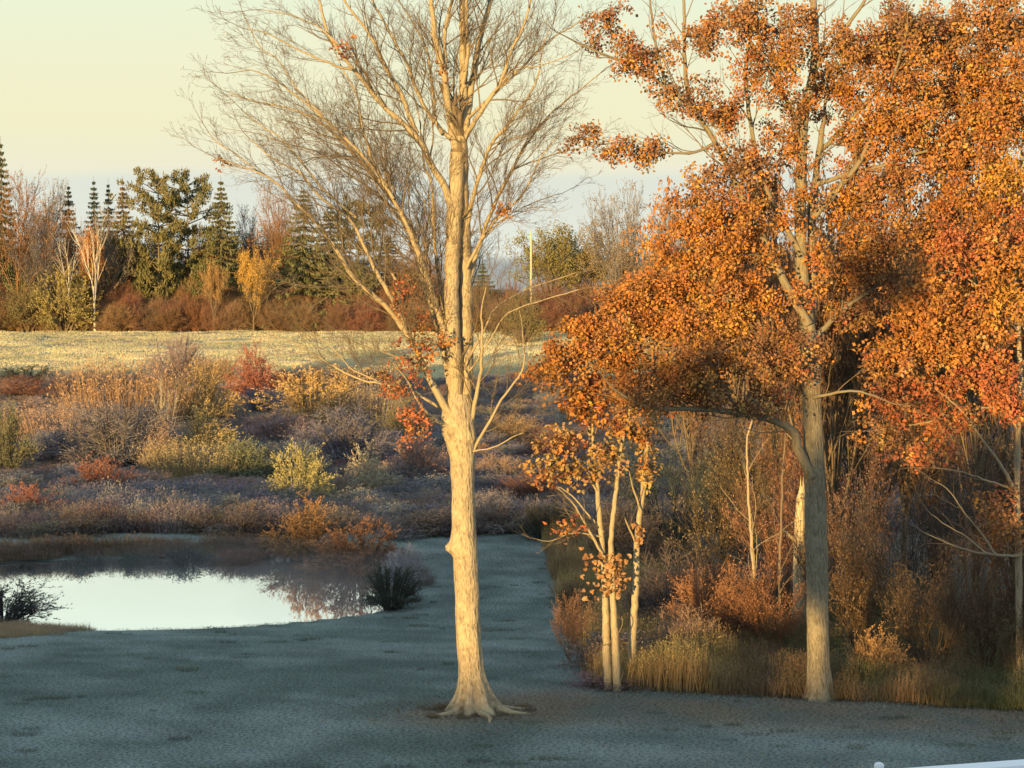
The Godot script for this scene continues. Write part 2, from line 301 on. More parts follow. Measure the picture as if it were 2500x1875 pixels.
const VINE_LEAVES := [
	[-0.21,3.23,0.14],
	[-0.04,2.72,0.38],
	[-0.32,3.16,0.29],
	[-0.02,2.6,0.2],
	[-0.25,3.09,0.44],
	[0.02,2.53,0.35],
	[-0.17,2.97,0.26],
	[0.04,2.41,0.16],
	[-0.25,2.9,0.41],
	[0.02,2.34,0.31],
	[-0.18,2.78,0.22],
	[0.09,3.27,0.47],
	[-0.13,2.71,0.37],
	[0.09,3.15,0.28],
	[-0.16,2.59,0.19],
	[0.06,3.08,0.43],
	[-0.12,2.52,0.34],
	[0.18,2.96,0.25],
	[-0.08,2.4,0.16],
	[0.14,2.89,0.4],
	[-0.09,2.33,0.31],
	[0.11,2.77,0.22],
	[-0.07,3.26,0.46],
	[0.25,2.7,0.37],
	[-0.04,3.14,0.27],
	[-0.26,2.58,0.18],
	[-0.02,3.07,0.42],
	[-0.19,2.51,0.33],
	[0,2.95,0.24],
	[-0.27,2.38,0.15],
	[0,2.88,0.39],
	[-0.21,2.32,0.3],
	[0.07,2.75,0.21],
	[-0.16,3.25,0.45],
	[0.06,2.69,0.36],
	[-0.2,3.13,0.27],
	[0.05,2.56,0.17],
	[-0.16,3.06,0.41],
	[0.14,2.5,0.32],
	[-0.1,2.93,0.23],
	[0.13,2.37,0.14],
	[-0.13,2.87,0.38],
	[0.09,2.3,0.29],
	[-0.08,2.74,0.2],
	[0.21,3.23,0.44],
	[-0.06,2.68,0.35],
	[0.18,3.11,0.26],
	[-0.04,2.55,0.16],
	[-0.22,3.04,0.41],
	[-0.03,2.48,0.31],
	[-0.31,2.92,0.22],
	[-0.03,2.42,0.47],
	[-0.24,2.85,0.37],
	[0.03,2.29,0.28],
	[-0.16,2.73,0.19],
	[0.02,3.22,0.43],
	[-0.24,2.66,0.34],
	[0.03,3.1,0.25],
	[-0.17,2.54,0.16],
	[0.1,3.03,0.4],
	[-0.12,2.47,0.31],
	[0.1,2.91,0.22],
	[-0.17,2.41,0.46],
	[0.06,2.84,0.37],
	[-0.11,2.28,0.27],
	[0.19,2.72,0.18],
	[-0.09,3.21,0.42],
	[0.15,2.65,0.33],
	[-0.08,3.09,0.24],
	[0.12,2.53,0.15],
	[-0.06,3.02,0.39],
	[-0.35,2.46,0.3],
	[-0.03,2.9,0.21],
	[-0.27,2.39,0.45],
	[-0.01,2.83,0.36],
	[-0.18,2.27,0.27],
	[0.01,2.71,0.17],
	[-0.28,3.2,0.41],
	[0,2.64,0.32],
	[-0.2,3.08,0.23],
	[0.08,2.52,0.14],
	[-0.15,3.01,0.38],
	[0.07,2.45,0.29],
	[-0.19,2.89,0.2],
	[0.04,2.38,0.44],
	[-0.14,2.82,0.35],
	[-0.76,3.42,0.3],
	[-0.43,2.94,0.47],
	[-0.59,2.4,0.34],
	[-0.76,3.11,0.51],
	[-0.42,2.58,0.38],
	[-0.59,3.29,0.55],
	[-0.74,2.76,0.42],
	[-0.41,2.29,0.59],
	[-0.57,2.94,0.46],
	[-0.73,2.41,0.33],
	[-0.4,3.12,0.5],
	[-0.56,2.59,0.37],
	[-0.72,3.3,0.54],
	[-0.39,2.77,0.41],
	[-0.55,2.3,0.58],
	[-0.71,2.95,0.45],
	[-0.37,2.42,0.32],
	[-0.54,3.13,0.49],
	[-0.69,2.6,0.36],
	[-0.37,3.31,0.53],
	[-0.52,2.78,0.4],
	[-0.69,2.3,0.57],
	[0.46,3.87,-0.32],
	[0.6,3.55,-0.32],
	[0.53,3.78,-0.32],
	[0.67,3.47,-0.32],
	[0.59,3.7,-0.32],
	[0.52,3.38,-0.32],
	[0.66,3.61,-0.32],
	[0.58,3.84,-0.32],
	[0.51,3.52,-0.32],
	[0.65,3.75,-0.32]]

const SNAG_AT := [8.46,-1.25,-56]

const SNAG := [
	[0.01,-0.25,0.24],
	[0.03,0.72,0.19],
	[0.03,2.52,0.18],
	[0.03,3.34,0.15],
	[0.05,4.17,0.13],
	[0.09,4.58,0.07]]

const SNAG_STUB := [
	[-0.06,2.94,0.1],
	[-0.39,3.22,0.3],
	[-0.54,3.39,0.35]]

const SAPLING_A_AT := [6.47,-0.57,-50]

const SAPLING_A := [
	[0.06,0.02,1,[[0.04,-0.01,0],[-0.04,1.54,0.04],[-0.14,2.78,0.09],[-0.26,4.26,0.13],[-0.31,5.24,0.17],[-0.34,5.73,0.21],[-0.28,6.1,0.26],[-0.12,6.71,0.3]]]]

const SAPLING_B_AT := [6.92,-0.47,-49]

const SAPLING_B := [
	[0.05,0.02,1,[[0.03,-0.01,0],[-0.01,1.63,0.05],[-0.01,2.84,0.1],[0.02,4.05,0.15],[0.02,5.02,0.2],[0.08,5.86,0.25],[0.11,6.69,0.3]]]]

const TREE_LINE := [
	[[-69.69,0.56,-262],26.56,4.76,"spruce",1,"tallest dark spruce at the far left edge of the distant tree line"],
	[[-66.89,0.54,-259],22.42,10.67,"bare",0,"broad rusty brown tree below the tall spruce at the left edge"],
	[[-64.31,0.56,-266],21.08,7.09,"bare",1,"greyish tan bare tree between the rusty tree and the dark spruces"],
	[[-62.4,0.54,-270],20.89,3.92,"spruce",2,"small pointed conifer peeking above the tan bare trees on the left"],
	[[-63.26,0.5,-257],16,7.47,"bare",5,"dark leaning bare tree standing in shade under the rusty tree"],
	[[-60.4,0.56,-263],17.67,5.1,"bare",0,"slim rusty bare tree just below the small pointed conifer"],
	[[-58.37,0.55,-268],21.44,4.03,"spruce",3,"dark blue green spruce, darkest of the three left of the big pines"],
	[[-56.99,0.53,-271],21.2,3.28,"spruce",2,"narrow spruce squeezed between the dark spruce and a brownish one"],
	[[-54.14,0.56,-267],21.45,4.27,"spruce",4,"brownish spruce immediately left of the big loose pine"],
	[[-56.15,0.55,-261],17.61,7.59,"bare",2,"pale grey bare tree behind the white birch"],
	[[-48.3,0.56,-262],21.54,9.52,"pine",0,"big loose limbed pine, left of the two broad pines"],
	[[-44.81,0.56,-265],21.55,8.99,"pine",1,"big loose limbed pine, right of the two broad pines"],
	[[-39.73,0.56,-262],21.16,6.03,"spruce",0,"evenly pointed spruce to the right of the two broad pines"],
	[[-36.36,0.55,-268],17.96,7.14,"bare",5,"dusky purple bare tree in the gap right of the pointed spruce"],
	[[-32.04,0.56,-264],20.36,7.03,"bare",0,"rust topped tree beside the large green conifer, behind the maple twigs"],
	[[-28.22,0.55,-260],19.96,7.56,"spruce",0,"large olive conifer behind the left limbs of the bare maple"],
	[[-25.01,0.56,-264],17.7,7.03,"spruce",2,"mid height conifer just right of the large olive conifer"],
	[[-20.77,0.54,-259],17.88,7.53,"pine",1,"ragged conifer seen through the bare maple's middle left limbs"],
	[[-16.88,0.56,-262],13.23,6.98,"spruce",4,"short brownish conifer close left of the maple's main stem"],
	[[-12.93,0.54,-259],12.58,6.9,"bare",0,"low rusty tree directly behind the maple's main stem"],
	[[-55.66,0.46,-255],15.99,4.32,"birch",0,"white stemmed birch in front of a small orange tree"],
	[[-59.06,0.46,-255],13.35,3.4,"birch",1,"smaller white birch left of the one by the orange tree"],
	[[-56.63,0.52,-258],14.02,3.88,"leafy",0,"small round orange tree behind the white birch"],
	[[-34.27,0.42,-253.5],11.11,4.79,"leafy",1,"golden yellow tree glowing in front of the hedge brush"],
	[[-39.57,0.43,-254],9.57,2.77,"leafy",2,"thin faded orange sapling left of the golden yellow tree"],
	[[-59.56,0.44,-254.5],9.43,8.01,"shrubtree",0,"wide yellow green bush below the two white birches"],
	[[-64.62,0.46,-255],7.7,6.8,"shrubtree",1,"dull olive bush at the foot of the left edge trees"],
	[[-53.79,0.56,-264],8.48,3.84,"cedar",0,"leftmost of the small green cedars in front of the pines"],
	[[-50.72,0.56,-263],9.44,4.78,"cedar",1,"second and largest small green cedar in front of the pines"],
	[[-45.92,0.56,-264],9.12,3.2,"cedar",0,"third small green cedar, under the right broad pine"],
	[[-43.39,0.56,-263],8.68,3.19,"cedar",1,"rightmost small green cedar, beside the faded orange sapling"],
	[[-26.41,0.56,-262],9.44,7.62,"cedar",0,"broad low cedar below the large olive conifer"],
	[[5.05,0.56,-264],14.65,9.59,"olive",0,"rounded olive tree with the pale utility pole in front"],
	[[10.25,0.56,-266],13.8,10.31,"olive",1,"wide olive brown tree right of the one with the pole"],
	[[13.9,-0.17,-240],20.56,11.05,"bare",2,"tall twiggy grey tree against the pale sky left of the oak foliage"],
	[[18.11,-0.26,-238],18.28,10.38,"bare",1,"tan twiggy tree partly hidden by the oak's left foliage"],
	[[9.85,-2.84,-160],12.84,6.59,"bare",0,"low rusty tree under the tall twiggy grey one"],
	[[13.59,-2.93,-150],11.48,7.27,"bare",1,"dull tan bare tree far behind the oak's low limb"],
	[[10.05,-2.21,-84],16.86,6.72,"olive",2,"brown leaved tree deep behind the oak's left limbs"],
	[[11.1,-2.06,-66],16.18,5.28,"olive",3,"dark brown leaved tree standing directly behind the oak trunk"],
	[[14.9,-2.12,-72],15.58,5.76,"olive",4,"brown leaved tree filling the gap right of the oak trunk"],
	[[15.23,-1.91,-62],17.56,4.96,"olive",2,"tall orange brown tree rising behind the red maple"],
	[[16.22,-1.5,-58],15.12,4.64,"olive",4,"brown tree cut by the right edge behind the red maple"],
	[[9.16,-2.9,-96],11.05,6.05,"olive",3,"low dark brown tree behind the orange mass left of the oak"],
	[[13.02,-2.68,-92],13.57,6.69,"olive",4,"brown tree far behind the oak's fork"],
	[[18.02,-3.09,-100],14.05,7.27,"olive",2,"dull orange tree far behind the oak, lowest of that row"],
	[[1.37,-0.4,-235],7.57,5.12,"shrubtree",1,"low olive bush at the end of the hedge left of the pole tree"]]

const POLE_AT := [2.54,0.48,-256]
const POLE_TOP := 13.03

const SHRUBS := [
	[-31.97,-182.6,5.22,3.68,"twig","grey","grey brown twiggy dome shrub standing against the pale field"],
	[-23.06,-172.9,4.4,3.14,"leaf","rust","rounded rust orange shrub at the edge of the pale field"],
	[-47.24,-184.6,4.92,1.58,"leaf","dark","dark low bush at far left against the field"],
	[-43.93,-172.9,6.28,1.57,"twig","red","reddish low brush below the dark far left bush"],
	[-41.03,-178.6,4.76,1.62,"twig","grey","small grey brush between the left edge and the tan reedy shrub"],
	[-21.51,-178.6,2.16,1.8,"twig","red","small dark red bush tucked right of the round rust shrub"],
	[-18.37,-177.6,4.73,1.88,"twig","red","reddish thicket behind the big yellow shrub, left of two"],
	[-13.84,-174.8,5.08,2.03,"twig","red","reddish thicket behind the big yellow shrub, right of two"],
	[-29.2,-142.8,6.57,4.25,"reed","tan","tall tan reedy willow clump left of the bright yellow willow"],
	[-24.01,-148.3,4.24,3.66,"leaf","yellow","bright yellow willow shrub below the grey twiggy dome"],
	[-28.2,-182.6,3.98,2.39,"twig","tan","tan brush leaning right of the grey twiggy dome"],
	[-14.56,-143.9,6.62,3.55,"leaf","yellow","broadest bright yellow shrub in the middle of the meadow"],
	[-10.93,-144.6,3.85,3.28,"reed","pale","pale frosted clump at the right end of the broad yellow shrub"],
	[-20.26,-154.1,3.36,2.02,"twig","blue","blue grey shaded bush left of the broad yellow shrub"],
	[-31.79,-133.9,6.49,2.29,"reed","peach","peach coloured grass bank left of the dark blue bush"],
	[-24.86,-136.1,2.31,3.02,"sapling","pale","pale many stemmed sapling in front of the tan willow clump"],
	[-24.64,-118.9,6.62,3.36,"twig","blue","largest dark blue shaded bush in the left of the meadow"],
	[-28.57,-121.5,4.71,1.9,"twig","blue","low dark shaded bush left of the largest blue bush"],
	[-30.69,-115.2,2.79,3.25,"leaf","olive","dark olive bush cut by the left edge of the picture"],
	[-19.98,-124.2,3.37,2.44,"leaf","yellow","yellow tan shrub just above the middle tan clump"],
	[-18.39,-111.7,4.33,1.97,"reed","tan","tan clump directly below the yellow tan shrub"],
	[-15.64,-111.1,3.18,2.07,"leaf","olive","olive round shrub right of the middle tan clump"],
	[-21.01,-113.8,2.32,2.35,"leaf","pink","dusty pink shrub left of the middle tan clump"],
	[-16.05,-133,4.51,2.08,"twig","pink","pinkish brush below the broad yellow shrub"],
	[-10.52,-119.7,5.51,2.9,"twig","blue","broad blue grey bush shaded below the broad yellow shrub"],
	[-8.28,-133,3.54,2.21,"leaf","olive","grey olive bush left of the red leaf tuft on the maple"],
	[-12.81,-112.9,3.56,1.88,"twig","blue","low blue bush between the olive round shrub and the broad blue one"],
	[-22.47,-103.8,3.32,1.83,"leaf","rust","rust red shrub alone in the dark lower meadow"],
	[-20.06,-104.7,3.04,1.16,"twig","pink","dull pink brush right of the lone rust red shrub"],
	[-10.64,-96.1,2.75,2.61,"leaf","yellowgreen","tall yellow green shrub nearest the pond"],
	[-8.93,-99.5,1.93,1.4,"leaf","pink","pale brown bush touching the tall yellow green shrub on its right"],
	[-7.74,-103.8,2.62,1.99,"leaf","pale","pale sage shrub right of the tall yellow green shrub"],
	[-22.72,-88.6,2.36,1.47,"leaf","rust","rusty bush at the left edge above the pond"],
	[-5.44,-108.4,2.89,2.46,"leaf","pink","dusty brown shrub close left of the maple trunk"],
	[-0.69,-108.4,2.89,1.64,"twig","pink","dusty brush close right of the maple trunk"],
	[1.07,-99.5,2.89,1.5,"twig","red","dull red brush right of the maple trunk, nearer than the dusty one"],
	[-0.75,-85.5,2.9,1.42,"twig","grey","grey brush at the back edge of the lawn right of the trunk"],
	[1.49,-82.7,2.2,1.25,"twig","dark","dark brush at the back corner of the lawn"],
	[-0.2,-134.6,4.56,1.7,"twig","tan","tan brush in the far meadow right of the maple's fork"],
	[2.46,-120.2,3.79,1.82,"twig","red","reddish brush behind the three stemmed tree's left branches"],
	[-8.49,-77.1,2.61,1.63,"leaf","orange","orange brown bush on the far pond bank, left of the bright one"],
	[-6.08,-74.1,3.05,1.64,"leaf","orange","bright orange brown bush overhanging the right end of the pond"],
	[-4.05,-70.8,1.37,1.18,"twig","frost","small frosty lilac grey bush right of the bright orange pond bush"],
	[-4.19,-65.7,1.75,1.29,"twig","dark","dark bush dipping into the right tip of the pond"],
	[-16.96,-63,2.67,1.05,"leaf","dark","dark bush at the left edge of the near pond shore"],
	[-19.21,-75.2,1.82,0.68,"leaf","dark","leftmost dark low bush on the far pond bank"],
	[-17.07,-75.9,2.21,0.76,"leaf","dark","second dark low bush from the left on the far pond bank"],
	[-15.23,-76.4,1.85,0.73,"leaf","dark","third dark low bush from the left on the far pond bank"],
	[-13.21,-76.6,2.41,0.85,"leaf","dark","fourth dark low bush from the left on the far pond bank"],
	[-10.93,-76.4,2.04,0.85,"twig","brown","brown brush on the far pond bank left of the stones"]]

const THICKET := [
	[1.48,-49,1.31,2.02,"twig","pinkbrown","twiggy pinkish bush at the lawn edge left of the three stems"],
	[1.93,-57,1.38,2.07,"leaf","dark","dark bushy evergreen behind the three stems on the lawn side"],
	[4.79,-57,3.04,3.04,"twig","dusk","dusky brush in shade right of the three stems"],
	[5.36,-50,2.79,3.15,"twig","rustbrown","sunlit rust brown brush between the three stems and the saplings"],
	[6.5,-48.5,2.35,2.94,"twig","rustbrown","russet brush at the feet of the two thin saplings"],
	[4.29,-47,1.94,1.94,"twig","pinkbrown","pink brown brush behind the tall grass right of the three stems"],
	[8.65,-44.6,1.62,1.62,"leaf","goldbrown","golden leaved low shrub lit by the sun right of the oak trunk"],
	[8.84,-48,2.56,3.72,"twig","brown","brown brush close behind the oak trunk on its right"],
	[10.15,-46,2.56,3.68,"twig","brown","tall tangled brush in the middle between oak and right edge"],
	[11.13,-44.5,2.37,3.23,"twig","olivebrown","olive brown brush near the right edge below the bare limbs"],
	[11.78,-43.5,2.11,3.48,"leaf","olivebrown","leafy olive shrub cut by the right edge above the grass"],
	[10.84,-52,3.53,5.92,"twig","dusk","dark tall brush far behind the golden leaved shrub"],
	[13.11,-54,3.92,6.8,"twig","brown","tallest brown brush behind the red maple's bare limbs"],
	[14.27,-52,3.28,6.55,"twig","brown","brown brush at the right edge behind the red maple trunk"],
	[9.49,-56,3.26,6.38,"twig","brown","high brush right behind the oak's upper trunk"],
	[8.56,-60,3.49,5.81,"twig","rustbrown","high russet brush behind the bleached snag"],
	[7.25,-64,4.03,5.58,"twig","olivebrown","olive brown brush behind the left sapling"],
	[6.74,-78,4.91,6.24,"leaf","shadegreen","blue green shaded bush far behind the three stemmed tree"],
	[8.87,-80,4.65,6.98,"twig","dusk","dusky tall brush far behind the oak's low limb"],
	[4.41,-74,3.23,3.23,"twig","dusk","low dusky brush seen between the three stems"],
	[10.28,-76,4.79,7.73,"leaf","olivebrown","olive brown tall bush far behind the snag"],
	[12.72,-70,5.09,9.16,"leaf","brown","brown leaved tall bush behind the oak, left of two"],
	[15.18,-68,4.94,9.22,"leaf","brown","brown leaved tall bush behind the oak, right of two"],
	[16.94,-64,4.34,9.3,"leaf","brown","brown leaved tall bush at the right edge behind everything"],
	[10.61,-68,3.29,7.91,"twig","rustbrown","russet brush framing the oak trunk from behind"]]

const STONES := [
	[-9.83,-77.69,0.28],
	[-9.5,-77.45,0.32],
	[-9.13,-77.21,0.22],
	[-8.93,-77.45,0.34],
	[-7.68,-77.45,0.38],
	[-7.33,-76.97,0.24],
	[-7.04,-75.68,0.22],
	[-10.63,-77.57,0.23],
	[-8.27,-75.91,0.18],
	[-6.63,-75.22,0.26]]
const LEAF := [Color(.38, .165, .05), Color(.30, .15, .065), Color(.21, .11, .06), Color(.30, .10, .05), Color(.37, .125, .065), Color(.46, .24, .06), Color(.33, .21, .09)]
const TONE := {"grey": Color(.26, .22, .20), "rust": Color(.30, .12, .08), "dark": Color(.06, .06, .055), "red": Color(.21, .10, .085), "tan": Color(.36, .25, .15),
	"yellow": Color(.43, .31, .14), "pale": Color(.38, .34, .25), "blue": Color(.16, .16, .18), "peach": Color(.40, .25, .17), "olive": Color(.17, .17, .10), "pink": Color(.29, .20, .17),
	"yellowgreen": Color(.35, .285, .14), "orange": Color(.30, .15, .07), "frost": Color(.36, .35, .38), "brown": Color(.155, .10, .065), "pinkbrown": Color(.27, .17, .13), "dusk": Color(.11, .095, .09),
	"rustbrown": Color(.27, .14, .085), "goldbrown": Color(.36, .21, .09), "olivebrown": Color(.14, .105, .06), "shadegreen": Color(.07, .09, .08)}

var rng := RandomNumberGenerator.new()
var bump := FastNoiseLite.new()
var patch := FastNoiseLite.new()
var pond_line := PackedVector2Array()
var used := {}
var mats := {}

class MB:
	var v := PackedVector3Array()
	var n := PackedVector3Array()
	var uv := PackedVector2Array()
	var c := PackedColorArray()
	var i := PackedInt32Array()
	# a round limb through the points, with its own radius at each of them
	func tube(p: PackedVector3Array, r: PackedFloat32Array, sides: int, vscale := 0.5, rough := 0.0) -> void:
		var first := v.size()
		var t := (p[1] - p[0]).normalized()
		var a := t.cross(Vector3(0.3, 0.1, 1.0)).normalized()
		var along := 0.0
		var cnt := p.size()
		for k in cnt:
			if k > 0:
				along += p[k].distance_to(p[k - 1])
			var t2 := (p[mini(k + 1, cnt - 1)] - p[maxi(k - 1, 0)]).normalized()
			a = (a - t2 * a.dot(t2)).normalized()
			var b := t2.cross(a)
			for s in sides + 1:
				var w := TAU * s / sides
				var o := a * cos(w) + b * sin(w)
				var rr := r[k]
				if rough > 0.0:
					rr *= 1.0 + rough * (sin(w * 3.0 + along * 4.0) * 0.6 + sin(w * 2.0 - along * 7.0 + 1.0) * 0.5 + sin(along * 11.0 + w) * 0.35)
				v.append(p[k] + o * rr)
				n.append(o)
				uv.append(Vector2(float(s) / sides, along * vscale))
		for k in cnt - 1:
			for s in sides:
				var q := first + k * (sides + 1) + s
				i.append_array(PackedInt32Array([q, q + sides + 1, q + 1, q + 1, q + sides + 1, q + sides + 2]))
	# a thin flat blade or twig: one long triangle pair
	func blade(p: Vector3, q: Vector3, side: Vector3) -> void:
		var f := v.size()
		v.append(p - side)
		v.append(p + side)
		v.append(q)
		i.append_array(PackedInt32Array([f, f + 1, f + 2]))
	func leaf(p: Vector3, along: Vector3, side: Vector3, fold: Vector3) -> void:
		var f := v.size()
		v.append(p)
		v.append(p + along * 0.55 + side + fold)
		v.append(p + along)
		v.append(p + along * 0.45 - side + fold)
		i.append_array(PackedInt32Array([f, f + 1, f + 2, f, f + 2, f + 3]))
	func ball(center: Vector3, rad: Vector3, rings: int, sides: int, wobble: float, seed_at: float) -> void:
		var f := v.size()
		for k in rings + 1:
			var th := PI * k / rings
			for s in sides + 1:
				var ph := TAU * (s % sides) / sides
				var o := Vector3(sin(th) * cos(ph), cos(th), sin(th) * sin(ph))
				var w := 1.0 + wobble * (sin(o.x * 4.1 + seed_at) * sin(o.y * 3.3 + seed_at * 2.0) + sin(o.z * 5.2 - seed_at) * 0.6)
				v.append(center + o * rad * w)
				n.append(o)
				uv.append(Vector2(float(s) / sides, float(k) / rings))
		for k in rings:
			for s in sides:
				var q := f + k * (sides + 1) + s
				i.append_array(PackedInt32Array([q, q + sides + 1, q + 1, q + 1, q + sides + 1, q + sides + 2]))
	func box(lo: Vector3, hi: Vector3) -> void:
		var k := [Vector3(lo.x, lo.y, lo.z), Vector3(hi.x, lo.y, lo.z), Vector3(hi.x, lo.y, hi.z), Vector3(lo.x, lo.y, hi.z), Vector3(lo.x, hi.y, lo.z), Vector3(hi.x, hi.y, lo.z), Vector3(hi.x, hi.y, hi.z), Vector3(lo.x, hi.y, hi.z)]
		for q in [[0, 1, 2, 3], [7, 6, 5, 4], [0, 4, 5, 1], [1, 5, 6, 2], [2, 6, 7, 3], [3, 7, 4, 0]]:
			quad(k[q[0]], k[q[1]], k[q[2]], k[q[3]])
	func quad(a: Vector3, b: Vector3, cc: Vector3, d: Vector3) -> void:
		var f := v.size()
		v.append_array(PackedVector3Array([a, b, cc, d]))
		i.append_array(PackedInt32Array([f, f + 2, f + 1, f, f + 3, f + 2]))
	func mesh(m: Material) -> ArrayMesh:
		var a := []
		a.resize(Mesh.ARRAY_MAX)
		a[Mesh.ARRAY_VERTEX] = v
		if n.size() == v.size():
			a[Mesh.ARRAY_NORMAL] = n
		if uv.size() == v.size():
			a[Mesh.ARRAY_TEX_UV] = uv
		if c.size() == v.size():
			a[Mesh.ARRAY_COLOR] = c
		a[Mesh.ARRAY_INDEX] = i
		var o := ArrayMesh.new()
		o.add_surface_from_arrays(Mesh.PRIMITIVE_TRIANGLES, a)
		o.surface_set_material(0, m)
		return o

# ---------------------------------------------------------------- small helpers
func rv() -> Vector3:
	return Vector3(rng.randfn(), rng.randfn(), rng.randfn()).normalized()
func rf(a: float, b: float) -> float:
	return rng.randf_range(a, b)
func side_of(d: Vector3) -> Vector3:
	var s := d.cross(rv())
	return s.normalized() if s.length() > 0.001 else Vector3.RIGHT
func vec(a) -> Vector3:
	return Vector3(a[0], a[1], a[2])
func numbered(called: String) -> String:
	if not used.has(called):
		used[called] = 0
		return called
	used[called] += 1
	return "%s_%03d" % [called, used[called]]
func thing(called: String, label: String, category: String, at: Vector3, group := "") -> Node3D:
	var o := Node3D.new()
	o.name = numbered(called)
	add_child(o)
	o.position = at
	meta(o, label, category, group)
	return o
func meta(o: Node, label: String, category: String, group := "") -> void:
	o.set_meta("label", label)
	o.set_meta("category", category)
	if group:
		o.set_meta("group", group)
func part(called: String, m: Mesh, parent: Node, over: Material = null, tfm := Transform3D.IDENTITY) -> MeshInstance3D:
	var o := MeshInstance3D.new()
	o.name = called
	o.mesh = m
	if over:
		o.material_override = over
	parent.add_child(o, true)
	o.transform = tfm
	return o
func setting(called: String, m: Mesh) -> MeshInstance3D:
	var o := MeshInstance3D.new()
	o.name = called
	o.mesh = m
	add_child(o)
	o.set_meta("kind", "structure")
	return o
func many(called: String, m: Mesh, places: Array, colors: PackedColorArray, parent: Node) -> MultiMeshInstance3D:
	var mm := MultiMesh.new()
	mm.transform_format = MultiMesh.TRANSFORM_3D
	mm.use_colors = true
	mm.mesh = m
	mm.instance_count = places.size()
	for k in places.size():
		mm.set_instance_transform(k, places[k])
		mm.set_instance_color(k, colors[k])
	var o := MultiMeshInstance3D.new()
	o.name = called
	o.multimesh = mm
	parent.add_child(o, true)
	o.set_meta("kind", "stuff")
	return o
func plain(tone: Color, rough := 0.9, back := 0.0) -> StandardMaterial3D:
	var key := "%s %s %s" % [tone, rough, back]
	if mats.has(key):
		return mats[key]
	var m := StandardMaterial3D.new()
	m.albedo_color = tone.linear_to_srgb()
	m.roughness = rough
	m.metallic_specular = 0.3
	m.cull_mode = BaseMaterial3D.CULL_DISABLED
	if back > 0.0:
		m.backlight_enabled = true
		m.backlight = Color(back, back, back)
	mats[key] = m
	return m
func tinted(rough := 0.9, back := 0.0) -> StandardMaterial3D:
	var m := StandardMaterial3D.new()
	m.vertex_color_use_as_albedo = true
	m.roughness = rough
	m.metallic_specular = 0.3
	m.cull_mode = BaseMaterial3D.CULL_DISABLED
	if back > 0.0:
		m.backlight_enabled = true
		m.backlight = Color(back, back, back)
	return m
func vary(c: Color, much: float) -> Color:
	var k := 1.0 + rf(-much, much)
	return Color(c.r * k * (1.0 + rf(-.08, .08)), c.g * k * (1.0 + rf(-.1, .1)), c.b * k * (1.0 + rf(-.12, .12)))

# ---------------------------------------------------------------- the lie of the land (d is metres in front of the house)
func knot(d: float) -> float:
	if d <= KNOTS[0][0]:
		return KNOTS[0][1]
	for k in KNOTS.size() - 1:
		if d <= KNOTS[k + 1][0]:
			return lerpf(KNOTS[k][1], KNOTS[k + 1][1], (d - KNOTS[k][0]) / (KNOTS[k + 1][0] - KNOTS[k][0]))
	return KNOTS[-1][1]
func pond_distance(x: float, z: float) -> float:
	var p := Vector2(x, z)
	var best := 1e9
	for k in pond_line.size():
		best = minf(best, p.distance_squared_to(Geometry2D.get_closest_point_to_segment(p, pond_line[k], pond_line[(k + 1) % pond_line.size()])))
	best = sqrt(best)
	return -best if Geometry2D.is_point_in_polygon(p, pond_line) else best
func ground_y(x: float, z: float) -> float:
	var d := -z
	var w := 2.5 + absf(d) * 0.015
	var y := (knot(d - w) + 2 * knot(d - w / 2) + 2 * knot(d) + 2 * knot(d + w / 2) + knot(d + w)) / 8.0
	y += bump.get_noise_2d(x, z) * (0.05 if d < 90 else 0.16)
	if d < -30:
		y += bump.get_noise_2d(x * 0.35, 7.0) * 0.9
	if d > 56 and d < 84 and x > -30 and x < 2:
		var s := pond_distance(x, z)
		if s < 0.0:
			y = WATER - 0.03 - 0.6 * smoothstep(0.0, 2.5, -s)
		elif s < 2.2:
			y = lerpf(maxf(WATER + 0.03, minf(y, WATER + 0.1)), y, smoothstep(0.0, 2.2, s))
	return y
func field_edge(x: float, far: bool) -> float:
	return (253.0 + bump.get_noise_2d(x * 0.6, 50.0) * 2.0) if far else (195.0 + bump.get_noise_2d(x * 0.5, 90.0) * 6.0)
func lawn_edge(x: float) -> float:
	if x > 1.6:
		return 44.6 - (x - 1.6) * 0.32 + bump.get_noise_2d(x * 2.0, 20.0) * 0.5 if x > 2.2 else 84.5 - 66.5 * (x - 1.6)
	return 84.5 + bump.get_noise_2d(x, 30.0) * 4.0 + bump.get_noise_2d(x * 4.0, 60.0) * 1.2
func zone(x: float, z: float) -> int:
	var d := -z
	if d < lawn_edge(x):
		return 0
	if d > field_edge(x, false) and d < field_edge(x, true):
		return 2
	return 1

